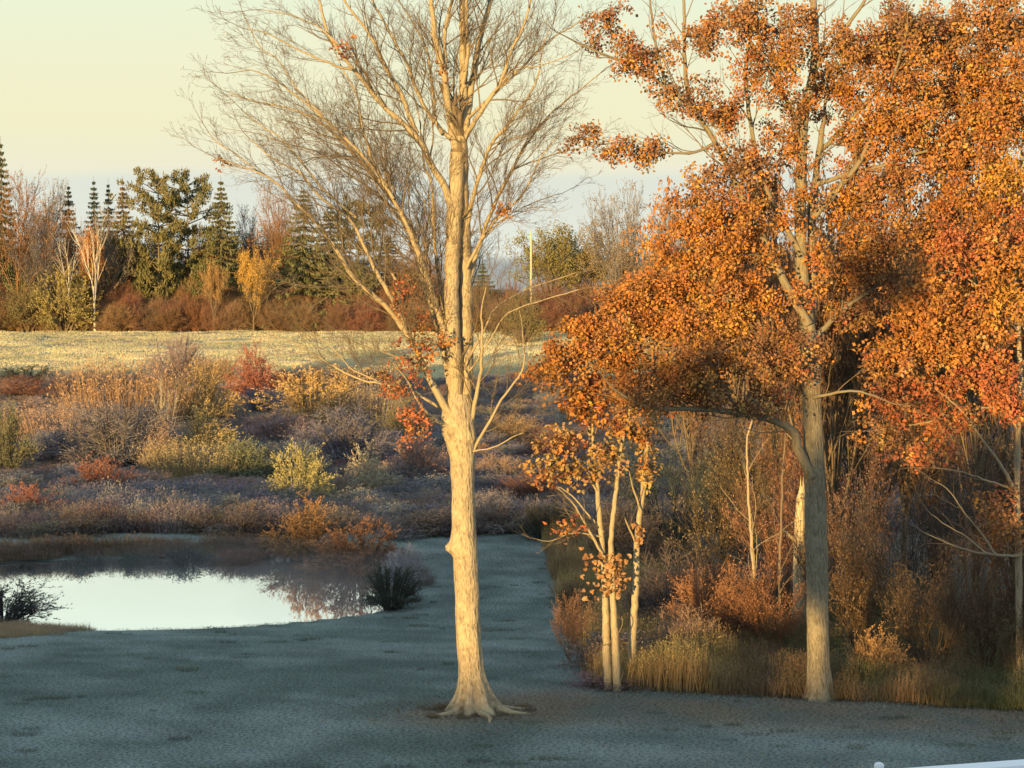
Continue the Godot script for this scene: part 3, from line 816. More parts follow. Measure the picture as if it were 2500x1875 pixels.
# ---------------------------------------------------------------- textures made of noise
func noise_tex(freq: float, size: int, dark: float, light: float, octaves := 4, kind := FastNoiseLite.TYPE_SIMPLEX_SMOOTH) -> ImageTexture:
	var f := FastNoiseLite.new()
	f.seed = int(freq * 1000) + size
	f.noise_type = kind
	f.frequency = freq
	f.fractal_octaves = octaves
	var im := f.get_seamless_image(size, size)
	im.convert(Image.FORMAT_RGB8)
	var data := im.get_data()
	for k in range(0, data.size()):
		data[k] = int(clampf(lerpf(dark, light, data[k] / 255.0), 0.0, 1.0) * 255.0)
	return ImageTexture.create_from_image(Image.create_from_data(size, size, false, Image.FORMAT_RGB8, data))
func bark(tone: Color, deep: float, across: float) -> StandardMaterial3D:
	# upright fissures: noise pulled out along the stem
	var f := FastNoiseLite.new()
	f.seed = 11
	f.frequency = 0.03
	f.fractal_octaves = 4
	var w := 512
	var h := 512
	var height := Image.create(w, h, false, Image.FORMAT_RGB8)
	var face := Image.create(w, h, false, Image.FORMAT_RGB8)
	for y in h:
		for x in w:
			var a := TAU * x / w
			var e := f.get_noise_3d(cos(a) * 70.0 * across, sin(a) * 70.0 * across, y * 0.22)
			var g := f.get_noise_3d(cos(a) * 160.0 * across, sin(a) * 160.0 * across, y * 1.1 + 400)
			var hgt := clampf(0.5 + 0.9 * (1.0 - absf(e) * 3.4) * 0.5 + g * 0.3, 0, 1)
			height.set_pixel(x, y, Color(hgt, hgt, hgt))
			var lich := smoothstep(0.12, 0.4, f.get_noise_3d(cos(a) * 30.0, sin(a) * 30.0, y * 0.25 + 900))
			var s := lerpf(0.62, 1.08, hgt) * (1.0 + g * 0.35)
			var col := Color(tone.r * s, tone.g * s, tone.b * s).lerp(Color(tone.r * 1.1, tone.g * 1.18, tone.b * 1.1), lich * 0.6)
			face.set_pixel(x, y, col.clamp().linear_to_srgb())
	var m := StandardMaterial3D.new()
	m.albedo_texture = ImageTexture.create_from_image(face)
	height.bump_map_to_normal_map(deep)
	m.normal_enabled = true
	m.normal_texture = ImageTexture.create_from_image(height)
	m.normal_scale = 1.0
	m.roughness = 0.95
	m.metallic_specular = 0.25
	return m
func ground_mat(fine: Texture2D, scale: float) -> StandardMaterial3D:
	var m := StandardMaterial3D.new()
	m.vertex_color_use_as_albedo = true
	m.albedo_texture = fine
	m.uv1_triplanar = true
	m.uv1_world_triplanar = true
	m.uv1_scale = Vector3.ONE * scale
	m.roughness = 1.0
	m.metallic_specular = 0.1
	return m

# ---------------------------------------------------------------- branches
func smooth_path(raw: Array, step: float, wob: float) -> PackedVector3Array:
	var c := Curve3D.new()
	for k in raw.size():
		var p := vec(raw[k])
		var prev := vec(raw[maxi(k - 1, 0)])
		var next := vec(raw[mini(k + 1, raw.size() - 1)])
		var t := (next - prev) / 6.0
		c.add_point(p, -t, t)
	var ln := c.get_baked_length()
	var cnt := maxi(4, int(ln / step))
	var out := PackedVector3Array()
	for k in cnt + 1:
		var p := c.sample_baked(ln * k / cnt)
		if k > 0 and k < cnt:
			p += rv() * wob
		out.append(p)
	return out
func tapered(r0: float, r1: float, cnt: int, power := 0.9) -> PackedFloat32Array:
	var r := PackedFloat32Array()
	for k in cnt:
		r.append(lerpf(r0, r1, pow(float(k) / (cnt - 1), power)))
	return r
func grow(mb: MB, start: Vector3, dir: Vector3, ln: float, r0: float, level: int, deepest: int, opt: Dictionary, tips: Array) -> void:
	var segs := clampi(int(ln / opt.step), 3, 9)
	var p := PackedVector3Array([start])
	var dirs := [dir]
	var d := dir
	var at := start
	for k in segs:
		d = (d + rv() * opt.wiggle + Vector3.UP * opt.up).normalized()
		at += d * ln / segs
		p.append(at)
		dirs.append(d)
	mb.tube(p, tapered(r0, maxf(r0 * 0.35, opt.thin), segs + 1), 5 if r0 > 0.025 else (4 if r0 > 0.012 else 3))
	tips.append([at, d, start])
	if level >= deepest:
		return
	var kids := clampi(int(ln / opt.space) + 1, 2, 12)
	for k in kids:
		var t := rf(0.25, 1.0) if k < kids - 1 else 0.98
		var seg := mini(int(t * segs), segs - 1)
		var from := p[seg].lerp(p[seg + 1], t * segs - seg)
		var base: Vector3 = dirs[seg]
		var out := (base * cos(opt.angle) + side_of(base) * sin(opt.angle) * rf(0.6, 1.25)).normalized()
		grow(mb, from, out, ln * rf(0.32, 0.62) * (1.15 - 0.45 * t), maxf(r0 * (1.0 - 0.55 * t) * 0.6, opt.thin), level + 1, deepest, opt, tips)
# a stem with swelling root flare and uneven bark, through [x, y, radius] rows
func trunk_mesh(rows: Array, m: Material, lobes: int, flare: float, burl: Array, lean_z := 0.0) -> ArrayMesh:
	var mb := MB.new()
	var sides := 48
	var top: float = rows[-1][1]
	var y := -0.15
	var ys := []
	while y < top:
		ys.append(y)
		y += 0.05 if y < 0.8 else 0.09
	ys.append(top)
	for yy in ys:
		var k := 0
		while k < rows.size() - 2 and yy > rows[k + 1][1]:
			k += 1
		var t := clampf((yy - rows[k][1]) / (rows[k + 1][1] - rows[k][1]), 0.0, 1.0)
		t = t * t * (3 - 2 * t) * 0.5 + t * 0.5
		var cx := lerpf(rows[k][0], rows[k + 1][0], t)
		var r := lerpf(rows[k][2], rows[k + 1][2], t)
		for s in sides + 1:
			var a := TAU * (s % sides) / sides
			var ridge := 0.5 + 0.5 * sin(a * lobes + sin(a * 2.0 + 1.3) * 1.4 + yy * 0.5)
			var low := pow(clampf(1.0 - (yy + 0.15) / 1.2, 0.0, 1.0), 2.7)
			var rr := r + flare * low * (0.12 + ridge * 1.35) + 0.016 * sin(a * lobes + yy * 0.5) * clampf(1.0 - yy / 3.0, 0.1, 1.0)
			rr += 0.011 * bump.get_noise_3d(cos(a) * 60.0, yy * 14.0, sin(a) * 60.0) + 0.02 * bump.get_noise_3d(cos(a) * 9.0, yy * 9.0, sin(a) * 9.0 + 40.0)
			var o := Vector3(cos(a), 0, sin(a))
			for bq in burl:
				var away := Vector3(o.x * r + cx, yy, o.z * r).distance_to(vec(bq))
				rr += bq[4] * exp(-away * away / (bq[3] * bq[3]))
			mb.v.append(Vector3(cx, yy, lean_z * maxf(yy, 0.0)) + o * rr)
			mb.uv.append(Vector2(float(s) / sides, yy * 0.5))
			mb.n.append(o)
	for k in ys.size() - 1:
		for s in sides:
			var q := k * (sides + 1) + s
			mb.i.append_array(PackedInt32Array([q, q + 1, q + sides + 1, q + 1, q + sides + 2, q + sides + 1]))
	# true normals from the surface
	for k in ys.size():
		for s in sides + 1:
			var q := k * (sides + 1) + s
			var l := k * (sides + 1) + ((s - 1 + sides) % sides)
			var rr2 := k * (sides + 1) + ((s + 1) % sides)
			var up := mini(k + 1, ys.size() - 1) * (sides + 1) + s
			var dn := maxi(k - 1, 0) * (sides + 1) + s
			var nn := (mb.v[up] - mb.v[dn]).cross(mb.v[rr2] - mb.v[l]).normalized()
			mb.n[q] = nn if nn.dot(mb.n[q]) > 0 else -nn
	return mb.mesh(m)
func leaf_spray(count: int, reach: float, size: float) -> MB:
	var mb := MB.new()
	for k in count:
		var p := rv() * reach * pow(rng.randf(), 0.5)
		p.y *= 0.8
		var a := (rv() + Vector3.DOWN * 0.5).normalized() * size * rf(0.7, 1.25)
		var s := side_of(a) * size * rf(0.28, 0.42)
		mb.leaf(p, a, s, a.cross(s).normalized() * size * rf(-0.15, 0.15))
	return mb
# foliage that hangs on real twigs: every clump of leaves gets a branch from the nearest limb
func clothe(root: Node3D, blobs: Array, limb_pts: PackedVector3Array, wood: Material, spray: Mesh, scale: float, more := 1.0) -> void:
	var mb := MB.new()
	var places := []
	var colors := PackedColorArray()
	for b in blobs:
		var c := vec(b[0])
		var near := limb_pts[0]
		var best := 1e9
		for p in limb_pts:
			var dd := p.distance_squared_to(c) + maxf(0.0, p.y - c.y) * 1.5
			if dd < best:
				best = dd
				near = p
		var mid := near.lerp(c, 0.5) + rv() * 0.1 + Vector3.DOWN * 0.05
		var reach := Vector3(b[1], b[2], maxf(b[1], 0.6))
		var stem := smooth_path([[near.x, near.y, near.z], [mid.x, mid.y, mid.z], [c.x, c.y, c.z]], 0.2, 0.03)
		mb.tube(stem, tapered(0.02, 0.008, stem.size()), 4)
		var twigs := int(b[3] * 0.3) + 3
		var got := 0
		for k in twigs:
			var goal := c + rv() * reach * pow(rng.randf(), 0.4) * 1.15
			var from := stem[rng.randi_range(stem.size() / 3, stem.size() - 1)]
			var bend := from.lerp(goal, 0.5) + rv() * 0.12
			mb.tube(PackedVector3Array([from, bend, goal]), PackedFloat32Array([0.009, 0.006, 0.003]), 3)
			for q in int(ceil(float(b[3]) * more / twigs)):
				var at := (bend.lerp(goal, rf(0.1, 1.15)) + rv() * 0.12)
				places.append(Transform3D(Basis(rv(), rf(0, TAU)).scaled(Vector3.ONE * scale * rf(0.7, 1.25)), at))
				var col: Color = LEAF[b[4]]
				if rng.randf() < 0.34:
					col = LEAF[[1, 2, 0, 3, 5, 6][rng.randi() % 6]]
				colors.append(vary(col, 0.28))
	part("twigs", mb.mesh(wood), root).set_meta("kind", "stuff")
	many("leaves", spray, places, colors, root)
func hero_limbs(root: Node3D, rows: Array, wood: Material, called: String, twiggy: bool, deepest: int, fine: Material, density := 1.0) -> PackedVector3Array:
	var pts := PackedVector3Array()
	for row in rows:
		var mb := MB.new()
		var p := smooth_path(row[3], 0.16, 0.012)
		var r := tapered(row[0], row[1], p.size(), 0.85)
		r[0] *= 1.12
		mb.tube(p, r, 14 if row[0] > 0.09 else (9 if row[0] > 0.04 else 7), 0.5, 0.05)
		var o := part(called, mb.mesh(wood), root)
		for k in p.size():
			pts.append(p[k])
		if not twiggy or row[2] < 0.01:
			continue
		var tw := MB.new()
		var tips := []
		var ln := 0.0
		for k in p.size() - 1:
			ln += p[k].distance_to(p[k + 1])
		var run := 0.0
		var nextat := ln * 0.22
		var opt := {"step": 0.16, "wiggle": 0.2, "up": 0.05, "space": 0.21 / density, "angle": 0.62, "thin": 0.0024}
		for k in p.size() - 1:
			run += p[k].distance_to(p[k + 1])
			if run >= nextat:
				nextat = run + rf(0.12, 0.34) / (row[2] * density)
				var t := (p[k + 1] - p[k]).normalized()
				var outw := (side_of(t) + Vector3(p[k].x * 0.12, 0.1, 0)).normalized()
				var reach := clampf((ln - run) * 0.42, 0.0, 1.6) + rf(0.35, 0.9)
				grow(tw, p[k], (t * 0.8 + outw * rf(0.45, 0.9)).normalized(), reach * (0.75 if row[2] > 0.5 else 0.6), clampf(r[k] * 0.42, 0.004, 0.02), 0, deepest, opt, tips)
		grow(tw, p[-1], (p[-1] - p[-3]).normalized(), 0.9, r[-1], 0, deepest, opt, tips)
		part("twigs", tw.mesh(fine), o).set_meta("kind", "stuff")
	return pts

# ---------------------------------------------------------------- plants built once at unit size (one metre wide and high), then repeated
func shrub_proto(kind: String, fine: bool) -> Dictionary:
	var st := MB.new()
	var fo := MB.new()
	var thin := 0.0030 if fine else 0.0034
	if kind == "weed":
		for k in 210:
			var a := rf(0, TAU)
			var r := 0.46 * sqrt(rng.randf())
			var h := rf(0.45, 1.0) * (1.0 - r * r)
			var p := Vector3(cos(a) * r, 0, sin(a) * r)
			var q := p + Vector3(cos(a) * r * 0.4 + rf(-.1, .1), h, sin(a) * r * 0.4 + rf(-.1, .1))
			st.blade(p, q, side_of(Vector3.UP) * 0.008)
			for j in 5:
				fo.leaf(p.lerp(q, rf(0.7, 1.02)) + rv() * 0.02, (rv() + Vector3.UP * 0.7) * 0.045, rv() * 0.013, Vector3.ZERO)
			for j in 2:
				fo.leaf(p.lerp(q, rf(0.15, 0.7)), (rv() + Vector3.UP * 0.2) * 0.08, rv() * 0.009, Vector3.ZERO)
		return {"stems": st, "foliage": fo}
	if kind == "reed":
		for k in 620:
			var a := rf(0, TAU)
			var r := 0.44 * sqrt(rng.randf())
			var h := rf(0.55, 1.0) * (1.0 - r * r * 1.2)
			var p := Vector3(cos(a) * r, 0, sin(a) * r)
			var q := p + Vector3(cos(a) * r * 0.35 + rf(-.07, .07), h, sin(a) * r * 0.35 + rf(-.07, .07))
			st.blade(p, q, side_of(Vector3.UP) * 0.0045)
			for j in 4:
				fo.leaf(p.lerp(q, rf(0.72, 1.0)), (rv() + Vector3.UP * 0.8) * 0.026, rv() * 0.006, Vector3.ZERO)
			fo.leaf(p.lerp(q, rf(0.2, 0.7)), (rv() + Vector3.UP * 0.3) * 0.05, rv() * 0.004, Vector3.ZERO)
		return {"stems": st, "foliage": fo}
	var stems := 76 if kind == "twig" else (64 if kind != "sapling" else 7)
	var lobes := []
	for k in 5:
		lobes.append(Vector3(rf(-1, 1), rf(0.1, 0.8), rf(-1, 1)).normalized())
	for k in stems:
		var a := TAU * (k + rng.randf()) / stems
		var el := acos(rf(0.05, 1.0)) if kind != "sapling" else rf(0.1, 0.75)
		var dir := Vector3(sin(el) * cos(a), cos(el), sin(el) * sin(a))
		var far := 0.8
		for l in lobes:
			far = maxf(far, 0.8 + 0.2 * pow(maxf(0.0, dir.dot(l)), 4.0))
		var tip := Vector3(dir.x * 0.5, 0.12 + dir.y * 0.84, dir.z * 0.5) * far * rf(0.82, 1.08)
		var foot := Vector3(cos(a), 0, sin(a)) * rf(0.01, 0.12)
		var mid := foot.lerp(tip, 0.5) + Vector3.UP * 0.07 + rv() * 0.02
		st.tube(PackedVector3Array([foot, mid, tip]), PackedFloat32Array([0.009, 0.006, 0.0015]) if kind != "sapling" else PackedFloat32Array([0.02, 0.012, 0.003]), 3)
		var n_twig := (58 if kind == "twig" else 13) if kind != "sapling" else 46
		for j in n_twig:
			var t := rf(0.3, 1.0)
			var p := foot.lerp(mid, t * 2.0) if t < 0.5 else mid.lerp(tip, t * 2.0 - 1.0)
			var q := p + (dir * 0.8 + rv() * 0.9 + Vector3.UP * 0.25).normalized() * rf(0.06, 0.2)
			(fo if kind != "leaf" else st).blade(p, q, side_of(q - p) * thin)
			if kind == "twig" and rng.randf() < 0.6:
				fo.leaf(q, rv() * 0.02, rv() * 0.007, Vector3.ZERO)
			if kind == "fluff":
				for m in 5:
					fo.leaf(q + rv() * 0.02, (rv() + Vector3.UP * 0.5) * 0.032, rv() * 0.010, Vector3.ZERO)
			if kind == "leaf":
				for m in 12:
					var w := p.lerp(q, rf(0.2, 1.15)) + rv() * 0.012
					fo.leaf(w, (rv() + dir * 0.6 + Vector3.UP * 0.25) * (0.02 if fine else 0.021), rv() * (0.0075 if fine else 0.008), Vector3.ZERO)
	return {"stems": st, "foliage": fo}
func conifer(kind: String) -> Dictionary:
	var st := MB.new()
	var fo := MB.new()
	st.tube(PackedVector3Array([Vector3(0, 0, 0), Vector3(0.004, 0.5, 0), Vector3(0, 0.99, 0)]), PackedFloat32Array([0.016, 0.010, 0.002]), 6)
	if kind == "cedar":
		for k in 2600:
			var t := pow(rng.randf(), 0.8)
			var r := 0.5 * pow(1.0 - t, 0.65) * (0.75 + 0.25 * sin(t * 23.0)) * sqrt(rf(0.35, 1.0))
			var a := rf(0, TAU)
			fo.leaf(Vector3(cos(a) * r, t * 0.93 + 0.02, sin(a) * r), (Vector3(cos(a) * 0.5, 1.0, sin(a) * 0.5) + rv() * 0.5) * 0.05, rv() * 0.018, Vector3.ZERO)
		return {"trunk": st, "foliage": fo}
	var levels := 30 if kind == "spruce" else 15
	for lv in levels:
		var t := (lv + rf(-0.3, 0.3)) / levels
		var y := 0.08 + 0.9 * t if kind == "spruce" else 0.2 + 0.76 * t
		var arms := 8 if kind == "spruce" else 5
		for k in arms:
			var a := TAU * (k + rng.randf()) / arms
			var far := 0.5 * pow(1.0 - t, 0.95) * rf(0.7, 1.15) + 0.006 if kind == "spruce" else 0.5 * (0.35 + 0.65 * sin(PI * pow(1.0 - t, 0.7))) * rf(0.45, 1.15)
			var from := Vector3(0, y, 0)
			var tip := Vector3(cos(a) * far, y + (-0.035 * far / 0.5 if kind == "spruce" else rf(0.0, 0.09)), sin(a) * far)
			var mid := from.lerp(tip, 0.5) + Vector3.UP * (-0.012 if kind == "spruce" else 0.01)
			st.tube(PackedVector3Array([from, mid, tip]), PackedFloat32Array([0.005, 0.0035, 0.001]), 3)
			if kind == "spruce":
				for j in int(24 + far * 60):
					var u := pow(rng.randf(), 0.7)
					var p := from.lerp(mid, u * 2) if u < 0.5 else mid.lerp(tip, u * 2 - 1)
					p += Vector3(rf(-1, 1), rf(-.4, .3), rf(-1, 1)) * 0.02 * (0.3 + 0.7 * (1.0 - t))
					var dir := ((tip - from).normalized() * 0.6 + rv() * 0.7 + Vector3.DOWN * 0.45) * rf(0.02, 0.042) * (0.35 + 0.65 * (1.0 - t))
					fo.leaf(p, dir, side_of(dir) * 0.010 * (0.4 + 0.6 * (1.0 - t)), Vector3.ZERO)
			else:
				for j in 5:
					var c := from.lerp(tip, rf(0.45, 1.05)) + rv() * 0.02
					for m in 26:
						var dir := (rv() + Vector3.UP * 0.35) * rf(0.018, 0.036)
						fo.leaf(c + rv() * Vector3(0.03, 0.014, 0.03), dir, side_of(dir) * 0.006, Vector3.ZERO)
	return {"trunk": st, "foliage": fo}
func broadleaf(kind: String) -> Dictionary:
	var st := MB.new()
	var fo := MB.new()
	var tips := []
	var opt := {"step": 0.05, "wiggle": 0.16, "up": 0.06, "space": 0.05, "angle": 0.55, "thin": 0.0011}
	var split := 0.04 if kind == "thicket" else (0.16 if kind != "birch" else 0.3)
	st.tube(PackedVector3Array([Vector3(0, -0.01, 0), Vector3(0.005, split * 0.6, 0), Vector3(0, split * 1.2, 0)]), PackedFloat32Array([0.018, 0.014, 0.010]), 7)
	var limbs := 11 if kind != "birch" else 5
	for k in limbs:
		var a := TAU * (k + rf(-0.3, 0.3)) / limbs
		var el := rf(0.12, 0.75) if kind != "birch" else rf(0.05, 0.5)
		if kind == "thicket":
			el = rf(0.1, 1.1)
		var dir := Vector3(sin(el) * cos(a), cos(el), sin(el) * sin(a))
		grow(st, Vector3(0, split * rf(0.7, 1.2), 0), dir, (0.62 if kind != "birch" else 0.55) * rf(0.7, 1.0), 0.008, 0, 3 if kind == "bare" or kind == "thicket" else (1 if kind == "birch" else 2), opt, tips)
	# bring the crown to unit width and height
	var lo := Vector3.ONE * 9
	var hi := -lo
	for p in st.v:
		lo = lo.min(p)
		hi = hi.max(p)
	var fit := Vector3(1.0 / (hi.x - lo.x), 1.0 / hi.y, 1.0 / (hi.z - lo.z))
	for k in st.v.size():
		st.v[k] = st.v[k] * fit
	if kind != "birch":
		for q in tips:
			var per := 4 if kind == "bare" else (2 if kind == "thicket" else 14)
			if (kind == "bare" or kind == "thicket") and rng.randf() < 0.3:
				continue
			for j in per:
				var w: Vector3 = q[0] * fit + rv() * (0.012 if kind == "bare" or kind == "thicket" else 0.035)
				fo.leaf(w, rv() * (0.013 if kind == "bare" else (0.016 if kind == "thicket" else 0.02)), rv() * (0.004 if kind == "bare" else (0.006 if kind == "thicket" else 0.0075)), Vector3.ZERO)
	return {"trunk": st, "foliage": fo}
# ---------------------------------------------------------------- the scene
func _ready() -> void:
	rng.seed = 20
	bump.seed = 5
	bump.frequency = 0.09
	bump.fractal_octaves = 3
	patch.seed = 9
	patch.frequency = 0.05
	patch.fractal_octaves = 3
	for p in POND:
		pond_line.append(Vector2(p[0], p[1]))
	_camera_and_light()
	_land()
	_bare_maple()
	_oak()
	_red_maple()
	_three_stems()
	_snag_and_saplings()
	_tree_line()
	_meadow()
	_thicket()
	_grass()
	_house_side()
	_shade_trees()

func _camera_and_light() -> void:
	var cam := Camera3D.new()
	cam.name = "camera"
	add_child(cam)
	cam.position = Vector3(0, 10, 0)
	cam.rotation_degrees = Vector3(-3.735, 0, 0)
	cam.fov = 22.72
	cam.near = 0.2
	cam.far = 6000.0
	cam.current = true
	var env := Environment.new()
	env.tonemap_mode = Environment.TONE_MAPPER_LINEAR
	env.tonemap_exposure = 2.0
	env.background_mode = Environment.BG_SKY
	env.sdfgi_enabled = true
	env.ssao_enabled = true
	env.ssil_enabled = true
	var sky := Sky.new()
	var pano := PanoramaSkyMaterial.new()
	pano.panorama = _sky_image()
	pano.energy_multiplier = 1.0
	sky.sky_material = pano
	env.sky = sky
	env.volumetric_fog_enabled = true
	env.volumetric_fog_density = 0.0
	var we := WorldEnvironment.new()
	we.name = "world_environment"
	we.environment = env
	add_child(we)
	var sun := DirectionalLight3D.new()
	sun.name = "sun"
	add_child(sun)
	var up := deg_to_rad(SUN_UP)
	var az := deg_to_rad(SUN_SIDE)
	sun.look_at_from_position(Vector3.ZERO, Vector3(sin(az) * cos(up), -sin(up), -cos(az) * cos(up)), Vector3.UP)
	sun.light_color = Color(1.0, 0.635, 0.215).linear_to_srgb()
	sun.light_energy = 1.6
	sun.light_angular_distance = 0.5
	sun.shadow_enabled = true

# clear dawn sky: a grey blue bank on the horizon, cream above it, paling to green white and then blue overhead
func _sky_image() -> ImageTexture:
	var stops := [[-90.0, .10, .10, .10], [-1.0, .30, .33, .31], [0.0, .41, .435, .39], [1.4, .385, .40, .35], [2.35, .375, .395, .345], [2.6, .43, .42, .325], [4.0, .447, .432, .29], [6.0, .44, .445, .315], [8.0, .415, .452, .345], [13.0, .42, .485, .44], [22.0, .36, .45, .49], [40.0, .28, .37, .45], [90.0, .20, .28, .38]]
	var w := 2048
	var h := 1024
	var drift := FastNoiseLite.new()
	drift.seed = 3
	drift.frequency = 0.02
	drift.fractal_octaves = 4
	var data := PackedFloat32Array()
	data.resize(w * h * 3)
	for y in h:
		var el0 := 90.0 - 180.0 * (y + 0.5) / h
		var near := absf(el0 - 3.0) < 6.0
		var k0 := 0
		var row := PackedFloat32Array()
		for x in w:
			if not near and x > 0:
				var q := (y * w) * 3
				data[q + x * 3] = data[q]
				data[q + x * 3 + 1] = data[q + 1]
				data[q + x * 3 + 2] = data[q + 2]
				continue
			var a := TAU * x / w
			var el := el0
			if near:
				el += drift.get_noise_3d(cos(a) * 220.0, sin(a) * 220.0, el0 * 14.0) * 0.35
			var k := 0
			while k < stops.size() - 2 and el > stops[k + 1][0]:
				k += 1
			var t := clampf((el - stops[k][0]) / (stops[k + 1][0] - stops[k][0]), 0.0, 1.0)
			for j in 3:
				data[(y * w + x) * 3 + j] = lerpf(stops[k][j + 1], stops[k + 1][j + 1], t)
	return ImageTexture.create_from_image(Image.create_from_data(w, h, false, Image.FORMAT_RGBF, data.to_byte_array()))

func _land() -> void:
	var ds := []
	var d := -400.0
	while d < 3000.0:
		ds.append(d)
		d += 10.0 if d < -0.5 else (3.0 if d < 29.5 else (0.5 if d < 92 else (2.0 if d < 262 else (15.0 if d < 400 else d * 0.4))))
	ds.append(3000.0)
	var cols := 261
	var rows := ds.size()
	var v := PackedVector3Array()
	v.resize(rows * cols)
	for r in rows:
		var half := maxf(300.0, ds[r] * 0.45)
		for c in cols:
			var s := 2.0 * c / (cols - 1) - 1.0
			var x := half * (0.12 * s + 0.88 * s * s * s)
			v[r * cols + c] = Vector3(x, ground_y(x, -ds[r]), -ds[r])
	var fine := noise_tex(0.05, 512, 0.45, 1.35, 5)
	var kinds := [MB.new(), MB.new(), MB.new()]
	var maps := [PackedInt32Array(), PackedInt32Array(), PackedInt32Array()]
	for m in maps:
		m.resize(v.size())
		m.fill(-1)
	for r in rows - 1:
		for c in cols - 1:
			var q := r * cols + c
			var mid := (v[q] + v[q + cols + 1]) * 0.5
			var zn := zone(mid.x, mid.z)
			var mb: MB = kinds[zn]
			for e in [q, q + cols, q + 1, q + 1, q + cols, q + cols + 1]:
				if maps[zn][e] < 0:
					maps[zn][e] = mb.v.size()
					mb.v.append(v[e])
					var rr: int = e / cols
					var cc: int = e % cols
					var dx := v[rr * cols + mini(cc + 1, cols - 1)] - v[rr * cols + maxi(cc - 1, 0)]
					var dz := v[mini(rr + 1, rows - 1) * cols + cc] - v[maxi(rr - 1, 0) * cols + cc]
					mb.n.append(dx.cross(dz).normalized())
					mb.c.append(_soil(zn, v[e].x, v[e].z))
				mb.i.append(maps[zn][e])
	setting("lawn", kinds[0].mesh(ground_mat(fine, 0.35)))
	setting("meadow_ground", kinds[1].mesh(ground_mat(fine, 0.2)))
	setting("field", kinds[2].mesh(ground_mat(fine, 0.12)))
	# water: one level sheet a little wider than the pond, its rim inside the bank
	var w := MB.new()
	var ring := Geometry2D.offset_polygon(pond_line, 0.12)[0]
	var tri := Geometry2D.triangulate_polygon(ring)
	for p in ring:
		w.v.append(Vector3(p.x, WATER, p.y))
		w.n.append(Vector3.UP)
	for k in range(0, tri.size(), 3):
		var a := w.v[tri[k]]
		var b := w.v[tri[k + 1]]
		var cc := w.v[tri[k + 2]]
		if (b - a).cross(cc - a).y > 0:
			w.i.append_array(PackedInt32Array([tri[k], tri[k + 2], tri[k + 1]]))
		else:
			w.i.append_array(PackedInt32Array([tri[k], tri[k + 1], tri[k + 2]]))
	var wm := StandardMaterial3D.new()
	wm.albedo_color = Color(.97, .985, .985)
	wm.metallic = 0.95
	wm.roughness = 0.03
	var rip := FastNoiseLite.new()
	rip.seed = 4
	rip.frequency = 0.02
	var im := rip.get_seamless_image(256, 256)
	im.convert(Image.FORMAT_RGB8)
	im.bump_map_to_normal_map(0.4)
	wm.normal_enabled = true
	wm.normal_texture = ImageTexture.create_from_image(im)
	wm.normal_scale = 0.06
	wm.uv1_triplanar = true
	wm.uv1_world_triplanar = true
	wm.uv1_scale = Vector3.ONE * 0.25
	setting("pond_water", w.mesh(wm))
	# mist rising off the pond
	for q in [[Vector3(-9.5, WATER + 0.55, -73), Vector3(17, 1.5, 9), 0.012], [Vector3(-6.0, WATER + 0.5, -70), Vector3(9, 1.6, 8), 0.016]]:
		var fog := FogVolume.new()
		fog.name = numbered("pond_mist")
		fog.shape = RenderingServer.FOG_VOLUME_SHAPE_ELLIPSOID
		fog.size = q[1]
		var fm := FogMaterial.new()
		fm.density = q[2]
		fm.albedo = Color(.95, .95, .97)
		fog.material = fm
		add_child(fog)
		fog.position = q[0]
		fog.set_meta("kind", "stuff")
		meta(fog, "thin mist rising off the far half of the pond" if q[1].x > 10 else "thin mist by the right end of the pond", "mist")

func _soil(zn: int, x: float, z: float) -> Color:
	var a := patch.get_noise_2d(x * 0.8, z * 1.3)
	var b := patch.get_noise_2d(x * 7.0 + 300, z * 8.0) * (1.0 if zn > 0 else 0.8)
	var k := 1.0 + a * (0.12 if zn == 0 else 0.3) + b * 0.35
	var c := Color(.15, .185, .165)
	if zn == 0:
		c = c.lerp(Color(.205, .24, .225), clampf(0.4 + patch.get_noise_2d(x * 1.7 + 90, z * 1.9) * 1.3 + b, 0, 1))
		# thin brown turf and dropped leaves round the trees
		var worn := clampf(1.3 - Vector2(x + 0.75, (z + 41.2) * 1.3).length() / 2.4, 0.0, 1.0) + clampf(1.3 - absf(-z - 42.6 + x * 0.22) / 2.4, 0.0, 1.0) * smoothstep(-2.0, 2.0, x)
		c = c.lerp(Color(.17, .135, .10), clampf(worn * (0.7 + b), 0.0, 0.9))
		# dry grass point beside the pond's near left end
		c = c.lerp(Color(.24, .18, .12), smoothstep(3.6, 1.6, Vector2(x + 17.0, (z + 60.2) * 0.9).length()))
	elif zn == 1:
		c = Color(.16, .13, .105)
	else:
		c = Color(.40, .375, .25).lerp(Color(.47, .42, .26), clampf(0.5 + a, 0, 1))
	return Color(c.r * k, c.g * k, c.b * k)

